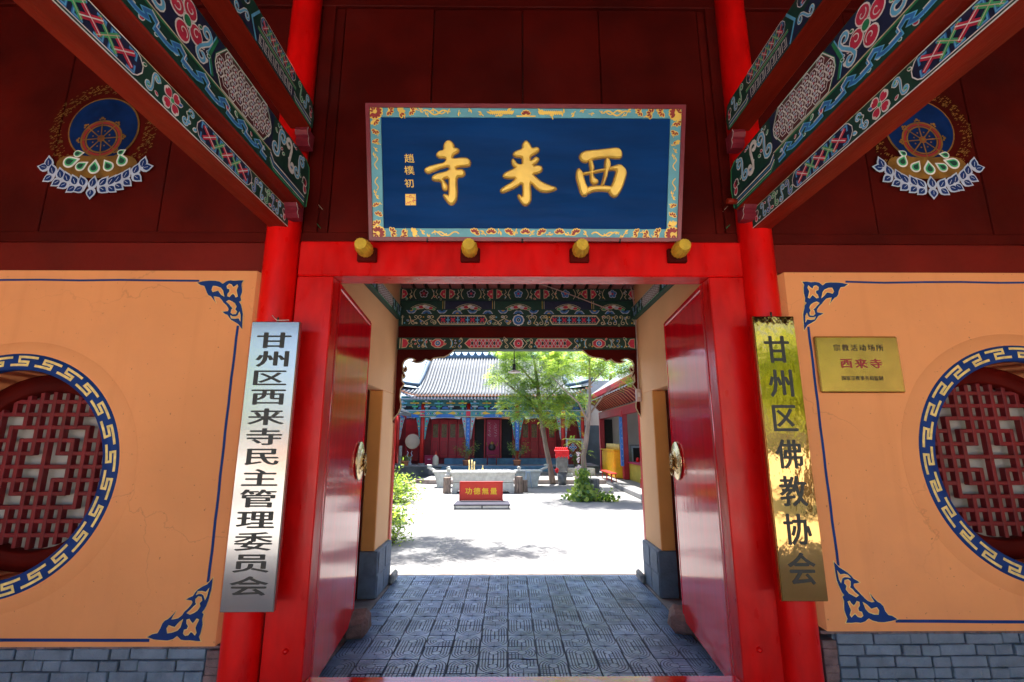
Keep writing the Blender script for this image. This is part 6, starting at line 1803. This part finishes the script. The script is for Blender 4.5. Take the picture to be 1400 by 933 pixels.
# pedestal with red cloth
pd = thing('pedestal_box', 'grey box pedestal topped with a bright red cloth near the right of the hall', 'pedestal', (2.30, 20.0, 0))
mb = MB(); mb.cbox((2.12, 19.85, .0), (2.62, 20.35, .12), .02); mb.build('foot', M['carved'], pd)
mb = MB(); mb.cbox((1.98, 19.95, .121), (2.42, 20.35, .78), .01); mb.build('box', M['greybox'], pd)
mb = MB(); mb.cbox((1.96, 19.93, .781), (2.44, 20.37, .86), .01); mb.build('cap', M['bluegrey'], pd)
mb = MB(); rnd = random.Random(4); n = 10
for k in range(n):
    x = 1.92+.056*k; z = .80-.04*(k % 2)-.06*(k in (0, 9)); mb.add([(x, 19.90, 1.02), (x+.056, 19.90, 1.02), (x+.056, 19.86, z), (x, 19.86, z-.03)], [(0,1,2,3)])
mb.cbox((1.92, 19.9, .98), (2.48, 20.4, 1.04), .02)
for k in range(6):
    x = 1.97+.09*k; mb.lathe([(.0, .12), (.03, .10), (.045, .05), (.03, 0)], (x, 20.1, 1.04), 8)
mb.build('red_cloth', M['cloth'], pd)
# framed screen
fs = thing('framed_screen', 'pale blue framed screen with a blue knot pattern beside the right end pillar', 'screen', (3.0, 22.0, TZ))
for a, b in (((2.62, 22.0, TZ), (2.70, 22.06, 1.42)), ((3.32, 22.0, TZ), (3.40, 22.06, 1.42)), ((2.62, 22.0, 1.421), (3.40, 22.06, 1.50))):
    mb = MB(); mb.cbox(a, b, .005); mb.build('frame_bar', M['bluegrey'], fs)
mb = MB(); mb.cbox((2.701, 22.02, TZ+.05), (3.319, 22.04, 1.42), .003); pn_ = mb.build('panel', M['halldark'], fs)
p = Paint(front(2.93, 22.02, 0), base=.003)
for (u, v) in ((0, 1.22), (0, 1.0), (-.11, 1.11), (.11, 1.11), (0, 1.11), (-.1, .75), (.1, .75)):
    p.poly([(u-.085, v), (u, v+.085), (u+.085, v), (u, v-.085)], 'lav', 0); p.poly([(u-.05, v), (u, v+.05), (u+.05, v), (u, v-.05)], 'coup', 1)
p.build('knot_pattern', pn_)
# drum, vase, statue, box, gourd on the hall terrace
dr = thing('drum', 'big round pale drum standing between the left end pillars of the hall', 'drum', (-4.45, 22.9, TZ))
mb = MB(); mb.lathe([(0, -.001), (.34, -.001), (.345, 0), (.36, .04), (.37, .14), (.36, .24), (.345, .28), (0, .281)], (-4.47, 22.75, 1.37), 32, axis='y'); mb.build('body', M['pillarred'], dr)
mb = MB(); mb.lathe([(0, -.012), (.335, -.012), (.343, -.0015)], (-4.47, 22.75, 1.37), 32, axis='y'); mb.build('skin', M['skin'], dr)
for x in (-4.75, -4.2):
    mb = MB(); mb.cbox((x-.03, 22.80, TZ), (x+.03, 22.95, 1.2), .005); mb.build('stand_leg', M['halldark'], dr)
mb = MB(); mb.lathe([(.075, 0), (.078, .85), (.07, .86), (0, .86)], (-4.86, 22.02, TZ), 14); tag(mb.build('grey_cylinder', M['stone']), 'upright pale grey cylinder left of the drum', 'post')
sg_ = thing('altar_ornament', 'blue and white ornament with two horns beneath the drum', 'ornament', (-4.52, 22.4, TZ))
mb = MB(); mb.lathe([(.10, 0), (.12, .08), (.07, .12), (.10, .22), (.09, .30), (.05, .34), (0, .36)], (-4.50, 22.35, TZ), 14); mb.build('vase', M['bluegrey'], sg_)
for s_ in (-1, 1):
    mb = MB(); mb.tube([(-4.50+s_*.05, 22.35, TZ+.34), (-4.50+s_*.12, 22.35, TZ+.42), (-4.50+s_*.06, 22.35, TZ+.55), (-4.50+s_*.12, 22.35, TZ+.62)], [.03, .03, .022, .012], 6); mb.build('horn', M['lav'], sg_)
rbx = thing('offering_box', 'dark pink box on the hall terrace by the left doors', 'box', (-3.65, 22.5, TZ))
mb = MB(); mb.cbox((-3.82, 22.4, TZ), (-3.42, 22.7, .70), .01); mb.build('body', M['magenta'], rbx)
mb = MB(); mb.cbox((-3.84, 22.38, .701), (-3.40, 22.72, .74), .008); mb.build('lid', M['magenta'], rbx)
mb = MB(); mb.cbox((-3.68, 22.392, .56), (-3.55, 22.399, .59), .002); mb.build('slot', M['lav'], rbx)
gd = thing('gourd_bottle', 'tall cream bottle with a red top on the terrace edge', 'bottle', (-3.25, 21.95, TZ))
mb = MB(); mb.lathe([(.0, 0), (.12, 0), (.135, .05), (.135, .30), (.11, .38), (.05, .44), (.045, .47)], (-3.25, 21.95, TZ), 18); mb.build('body', M['skin'], gd)
mb = MB(); mb.lathe([(.046, .47), (.055, .50), (.035, .55), (.02, .62), (0, .64)], (-3.25, 21.95, TZ), 12); mb.build('stopper', M['pillarred'], gd)
# tripod burner in front of the hall door
tb_ = thing('tripod_burner', 'small dark bronze tripod burner on a red stand before the hall door', 'incense burner', (-.75, 22.7, TZ))
mb = MB(); mb.lathe([(0, 0), (.12, .02), (.17, .10), (.17, .20), (.12, .25), (.15, .28), (.14, .29), (.10, .25)], (-.75, 22.55, .95), 18); mb.build('bowl', M['bronzepot'], tb_)
for s_ in (-1, 1):
    mb = MB(); mb.tube([(-.75+s_*.15, 22.55, 1.15), (-.75+s_*.25, 22.55, 1.22), (-.75+s_*.26, 22.55, 1.34)], .018, 6); mb.build('handle', M['golddull'], tb_)
mb = MB(); mb.lathe([(.10, 1.24), (.07, 1.32), (.02, 1.36), (0, 1.4)], (-.75, 22.55, 0), 14); mb.build('lid', M['golddull'], tb_)
mb = MB(); mb.cbox((-1.0, 22.35, .72), (-.5, 22.75, .78), .01); mb.build('stand_top', M['halldark'], tb_)
for x in (-.96, -.54):
    for y in (22.4, 22.7):
        mb = MB(); mb.tube([(x, y, TZ), (x, y, .72)], .022, 6); mb.build('stand_leg', M['halldark'], tb_)

# ---------------- plants
def leaf_mb(mb, c, sz, rnd, mi, droop=0.3, long=2.4):
    d = Vector((rnd.gauss(0, 1), rnd.gauss(0, 1), rnd.gauss(-droop, .6))).normalized()
    s_ = d.cross(Vector((rnd.gauss(0, 1), rnd.gauss(0, 1), rnd.gauss(0, 1)))).normalized()
    c = Vector(c); a = sz*rnd.uniform(.7, 1.3)
    mb.add([c, c+d*a*.5+s_*a/long*.5, c+d*a, c+d*a*.5-s_*a/long*.5], [(0,1,2,3)], mi)
def spray(mb, c, sz, rnd, n=9):
    """pinnate leaf: paired leaflets along a drooping stalk"""
    d = Vector((rnd.gauss(0, 1), rnd.gauss(0, 1), rnd.gauss(-.15, .4))).normalized(); c = Vector(c)
    side = d.cross(Vector((0, 0, 1))).normalized() if abs(d.z) < .95 else Vector((1, 0, 0))
    side = (side+Vector((0, 0, rnd.uniform(-.5, .5)))).normalized()
    mi = rnd.choice((0, 0, 1, 1, 2))
    for k in range(n):
        q = c+d*sz*k/n+Vector((0, 0, -.35*sz*(k/n)**2))
        for s_ in (-1, 1):
            e = (d*.45+side*s_+Vector((0, 0, rnd.uniform(-.3, .1)))).normalized(); w = d*.16
            L = sz*.42*(1-.35*abs(k/n-.4))
            mb.add([q, q+e*L*.5+w*sz*.3, q+e*L, q+e*L*.5-w*sz*.3], [(0,1,2,3)], mi)
LM = lambda: [M['leafA'], M['leafB'], M['leafC']]
def tree(label, trunk, radii, branches, blobs, dens, seed, sz=.26, group=None, bag=None):
    rnd = random.Random(seed)
    t = thing('courtyard_tree', label, 'tree', trunk[0], group=group)
    mb = MB(); mb.tube(trunk, radii, 12); mb.build('trunk', M['bark'], t)
    for pts, r in branches:
        mb = MB(); mb.tube(pts, [r*(1-.75*i/(len(pts)-1)) for i in range(len(pts))], 7); mb.build('branch', M['bark'], t)
    mb = MB()
    for (c, r, rz) in blobs:
        c = Vector(c)
        n = int(dens*r*r*rz*11)
        for _ in range(n):
            while True:
                q = Vector((rnd.uniform(-1, 1), rnd.uniform(-1, 1), rnd.uniform(-1, 1)))
                if q.length < 1 and rnd.random() < .25+q.length: break
            pnt = c+Vector((q.x*r, q.y*r, q.z*rz))
            if noise.noise(pnt*2.2+Vector((seed, 0, 0))) < -.12: continue
            spray(mb, pnt, sz*rnd.uniform(.7, 1.25), rnd, 6)
    cr = mb.build('crown', LM(), t, rec=False)
    return t
tree('leaning pale trunked tree with a broad light green crown before the hall',
     [(1.66, 18.35, GZ), (1.58, 18.3, .4), (1.42, 18.3, 1.2), (1.28, 18.2, 2.0), (1.2, 18.1, 2.6), (1.1, 17.9, 3.6), (.95, 17.7, 4.6)], [.125, .10, .088, .08, .076, .055, .03],
     [([(1.25, 18.1, 2.3), (.8, 17.9, 2.9), (.2, 17.6, 3.3), (-.3, 17.4, 3.7)], .06), ([(1.2, 18.0, 2.7), (1.7, 17.9, 3.2), (2.2, 17.8, 3.6)], .055), ([(1.1, 17.9, 3.4), (.5, 17.8, 4.1), (-.1, 17.8, 4.7)], .05), ([(1.15, 18.1, 2.4), (1.5, 18.0, 2.2), (1.9, 17.8, 2.2)], .03)],
     [((.95, 17.8, 4.3), 1.25, .95), ((-.05, 17.7, 3.75), .80, .60), ((.15, 17.7, 4.9), .95, .5), ((.35, 17.6, 2.75), .75, .62), ((1.3, 17.6, 3.2), .95, .6), ((1.85, 17.8, 2.45), .85, .55), ((2.2, 17.8, 3.3), .6, .45), ((.60, 17.7, 2.45), .5, .38), ((2.0, 18.0, 4.6), .9, .6), ((2.9, 17.8, 4.3), .8, .5), ((2.75, 17.8, 3.0), .5, .4)], 150, 3, group='courtyard trees')
tree('slim forked tree rising from behind the flowering plant on the right',
     [(2.18, 13.75, GZ), (2.14, 13.7, .5), (2.10, 13.65, 1.0), (2.19, 13.6, 1.5), (2.29, 13.6, 2.1), (2.33, 13.6, 2.7), (2.35, 13.6, 3.6), (2.4, 13.6, 4.4)], [.085, .075, .072, .07, .055, .04, .03, .015],
     [([(2.27, 13.6, 1.95), (2.0, 13.6, 2.5), (1.6, 13.7, 2.9), (1.15, 13.8, 3.4)], .035), ([(2.32, 13.6, 2.2), (2.7, 13.5, 2.7), (3.2, 13.4, 3.1)], .03), ([(2.33, 13.6, 3.0), (2.8, 13.4, 3.5)], .025), ([(2.10, 13.62, 1.15), (1.9, 13.5, 1.35), (1.70, 13.4, 1.42)], .012)],
     [((3.25, 13.3, 3.25), .5, .30), ((3.4, 13.3, 3.7), .7, .40), ((2.5, 13.6, 3.7), .75, .45), ((1.6, 13.7, 3.5), .55, .30), ((1.75, 13.35, 1.40), .22, .13), ((2.1, 13.5, 1.62), .10, .12), ((2.1, 13.4, 1.15), .14, .08), ((1.4, 14.5, 5.0), 1.1, .25), ((2.9, 14.3, 5.0), .9, .25)], 210, 8, sz=.24, group='courtyard trees')  # highest clumps are out of view, added to cast shade on the ground
tree('tree hidden left of the passage whose leaf shadow lies on the ground', [(-3.6, 10.2, GZ), (-3.5, 10.2, 1.6), (-3.2, 10.1, 3.2)], [.13, .11, .07],
     [([(-3.3, 10.1, 2.8), (-2.6, 9.7, 3.5), (-1.6, 9.2, 3.8)], .05)],
     [((-1.9, 8.95, 3.85), .95, .32), ((-.95, 8.85, 3.8), .65, .22), ((-.15, 8.8, 3.95), .5, .18), ((-2.8, 9.3, 3.9), .9, .4)], 230, 15, sz=.22, group='courtyard trees')
def bush(name, label, cat, c, r, rz, n, seed, sz, group=None, flowers=0):
    rnd = random.Random(seed); t = thing(name, label, cat, (c[0], c[1], GZ), group=group)
    mb = MB()
    for k in range(9):
        a = 2*math.pi*k/9; mb.tube([(c[0]+.05*math.cos(a), c[1]+.05*math.sin(a), GZ), (c[0]+r*.5*math.cos(a), c[1]+r*.5*math.sin(a), c[2])], [.012, .006], 5)
    mb.build('stem', M['bark'], t)
    mb = MB()
    for _ in range(n):
        q = Vector((rnd.gauss(0, .45), rnd.gauss(0, .45), rnd.gauss(0, .45)))
        leaf_mb(mb, (c[0]+q.x*r, c[1]+q.y*r, max(GZ+.02, c[2]+q.z*rz)), sz, rnd, rnd.choice((0, 0, 1, 1, 2)), long=3)
    mb.build('foliage', LM(), t, rec=False)
    return t
bush('bush', 'bright green feathery bush at the left edge of the courtyard', 'bush', (-3.0, 13.2, .18), .58, .45, 1900, 4, .10, 'bushes along the left edge')
bush('bush', 'small yellow green bush just outside the left pier', 'bush', (-2.35, 10.0, .0), .42, .30, 700, 5, .10, 'bushes along the left edge')
bush('bush', 'small dark leaved shrub close behind the left pier', 'bush', (-1.90, 8.15, .03), .30, .30, 420, 6, .08, 'bushes along the left edge')
# flowering plant
hp = thing('flowering_plant', 'leafy hollyhock with a tall pale flower spike before the grey stump', 'plant', (2.05, 13.45, GZ))
rnd = random.Random(17); mb = MB()
for k in range(1100):
    z = rnd.random()**1.1; w = (.36+.10*math.sin(z*9))*(1-z*.75)
    x = 2.03+rnd.gauss(0, .5)*w; y = 13.4+rnd.gauss(0, .4)*w
    c = Vector((x, y, GZ+.04+z*.80)); nrm = Vector((rnd.gauss(0, .6), -1+rnd.gauss(0, .5), .8+rnd.gauss(0, .4))).normalized()
    a = nrm.orthogonal().normalized(); b = nrm.cross(a); s_ = .052*(1.1-.5*z)*rnd.uniform(.5, 1.4)
    mb.add([c+a*s_*math.cos(t_)*(1 if i % 2 else .8)+b*s_*math.sin(t_)*(1 if i % 2 else .8) for i, t_ in enumerate([2*math.pi*j/7 for j in range(7)])], [tuple(range(7))], rnd.choice((0, 0, 1, 2)))
for k in range(140):
    x = 2.62+rnd.gauss(0, .13); c = (x, 13.3+rnd.gauss(0, .08), GZ+.03+abs(rnd.gauss(0, .12))); leaf_mb(mb, c, .11, rnd, rnd.choice((0, 1, 2)), long=1.5)
mb.build('foliage', LM(), hp, rec=False)
for x in (1.93, 2.02, 2.12):
    mb = MB(); mb.tube([(x, 13.45, GZ), (x-.02, 13.42, .6), (x-.03, 13.42, 1.15 if x < 2 else .9)], [.012, .009, .004], 5); mb.build('stem', M['leafC'], hp)
mb = MB()
for k in range(60):
    z = .45+.68*rnd.random(); c = Vector((1.91+rnd.gauss(0, .05)*(1.3-z*.8), 13.38+rnd.gauss(0, .03), z)); s_ = .022
    mb.add([c+Vector((s_*math.cos(t_), 0, s_*math.sin(t_))) for t_ in (0, 1.26, 2.5, 3.77, 5.0)], [(0,1,2,3,4)])
mb.build('blossom', M['petalw'], hp)
# potted plants on the terrace
def potted(label, x, y, z, pr, ph, fol, n, seed, pot='terracotta', sz=.12, spread=.4, hgt=.8):
    rnd = random.Random(seed); t = thing('potted_plant', label, 'potted plant', (x, y, z), group='potted plants before the hall')
    mb = MB(); mb.lathe([(0, 0), (pr*.85, 0), (pr, ph*.8), (pr*1.12, ph*.82), (pr*1.12, ph), (pr*.95, ph), (pr*.9, ph*.85), (0, ph*.85)], (x, y, z), 16); mb.build('pot', M[pot], t)
    mb = MB(); tips = []
    for k in range(9):
        a = rnd.uniform(0, 6.28); e = (x+spread*math.cos(a)*rnd.uniform(.4, 1), y+spread*.6*math.sin(a), z+ph+hgt*rnd.uniform(.55, 1)); tips.append(e)
        mb.tube([(x, y, z+ph*.8), ((x+e[0])/2-.03, (y+e[1])/2, z+ph+(e[2]-z-ph)*.6), e], [.012, .008, .004], 5)
    mb.build('stem', M['bark'], t)
    mb = MB()
    for _ in range(n):
        e = rnd.choice(tips); q = rnd.random(); c = Vector((x+(e[0]-x)*(.45+.6*q)+rnd.gauss(0, .05), y+(e[1]-y)*(.5+.5*q)+rnd.gauss(0, .05), z+ph+(e[2]-z-ph)*(.4+.65*q)+rnd.gauss(0, .05)))
        leaf_mb(mb, c, sz, rnd, rnd.choice((0, 2, 2, 1)), long=5, droop=0)
    mb.build('foliage', LM(), t, rec=False)
potted('oleander in a terracotta pot in front of the left blue couplet pillar', -1.86, 21.95, TZ, .17, .25, None, 420, 1, spread=.55, hgt=.85)
potted('oleander in a terracotta pot in front of the right blue couplet pillar', .40, 21.95, TZ, .17, .25, None, 420, 2, spread=.5, hgt=.85)
potted('low bushy plant in an orange bowl beneath the drum', -4.6, 21.95, TZ, .15, .20, None, 260, 3, sz=.09, spread=.28, hgt=.18)
potted('dark leafy plant standing before the framed screen', 2.95, 21.6, .0, .14, .2, None, 380, 4, pot='greybox', spread=.22, hgt=.85)
# far tree crowns behind the roofs
rnd = random.Random(33)
for i, (x, y, z, r) in enumerate(((6.5, 30, 5.5, 2.2), (3.2, 32, 6.4, 1.8))):
    t = thing('background_tree', ('darker tree rising behind the right side hall', 'dark treetop showing behind the right end of the hall roof')[i], 'tree', (x, y, 0), group='trees behind the roofs')
    mb = MB(); mb.tube([(x, y, 0), (x, y, z)], [.2, .1], 8); mb.build('trunk', M['bark'], t)
    mb = MB()
    for _ in range(900):
        q = Vector((rnd.gauss(0, .5), rnd.gauss(0, .5), rnd.gauss(0, .4)))*r; spray(mb, Vector((x, y, z))+q, .5, rnd, 5)
    mb.build('crown', LM(), t, rec=False)
mb = MB(); mb.box((4.6, 25.0, 3.2), (9, 26, 3.9)); 
gr_ = thing('far_roof', 'pale flat roof edge seen between the trees above the side hall', 'roof', (6, 27, 4))
mb = MB(); mb.cbox((3.9, 26.5, 3.9), (9.5, 27.0, 4.15), .02); mb.build('coping', M['rooftile'], gr_)
mb = MB(); mb.box((3.95, 26.55, GZ), (9.45, 26.95, 3.9)); mb.build('wall', M['peach'], gr_)

# ============================================================ STREET BEHIND THE VIEWER (seen in the brass)
mb = MB(); mb.box((-60, -60, -.5), (60, 2.3, -.30)); tag(mb.build('street_ground', M['street']), kind='structure')
mb = MB(); mb.box((-7, -2.0, -.30), (7, 2.895, -.06)); tag(mb.build('porch_floor', M['street']), kind='structure')
mb = MB(); mb.box((-60, 5.8, -.5), (60, 200, GZ-.31)); tag(mb.build('outer_ground', M['concrete']), kind='structure')
rnd = random.Random(41)
for i, (x, y) in enumerate(((7.4, -6.6), (-9.5, -7.5), (10.5, -11), (-11.5, -11))):
    t = thing('street_tree', ('nearest', 'second', 'third', 'farthest')[i]+' leafy tree across the street behind the viewer', 'tree', (x, y, -.3), group='street trees facing the gate')
    mb = MB(); mb.tube([(x, y, -.3), (x+.1, y, 1.5), (x, y, 3.2)], [.16, .13, .08], 8); mb.build('trunk', M['bark'], t)
    mb = MB()
    for _ in range(1500):
        q = Vector((rnd.gauss(0, .5), rnd.gauss(0, .5), rnd.gauss(0, .38)))*1.9; spray(mb, Vector((x, y, 3.2))+q, .5, rnd, 5)
    mb.build('crown', LM(), t, rec=False)
sh = thing('street_house', 'low orange and white house across the street behind the viewer', 'house', (0, -22, -.3))
mb = MB(); mb.box((-14, -25, -.3), (14, -22, 2.0)); mb.build('wall', M['whitewall'], sh)
mb = MB(); mb.box((-14, -21.98, -.3), (14, -21.9, .7)); mb.build('dado', M['peachdeep'], sh)
mb = MB(); mb.box((-14.4, -25.3, 2.001), (14.4, -21.6, 2.3)); mb.build('roof', M['stone'], sh)
for k in range(7):
    mb = MB(); x = -12+4*k; mb.cbox((x-.6, -21.99, .8), (x+.6, -21.93, 1.7), .01); mb.build('window', M['glassdark'], sh)
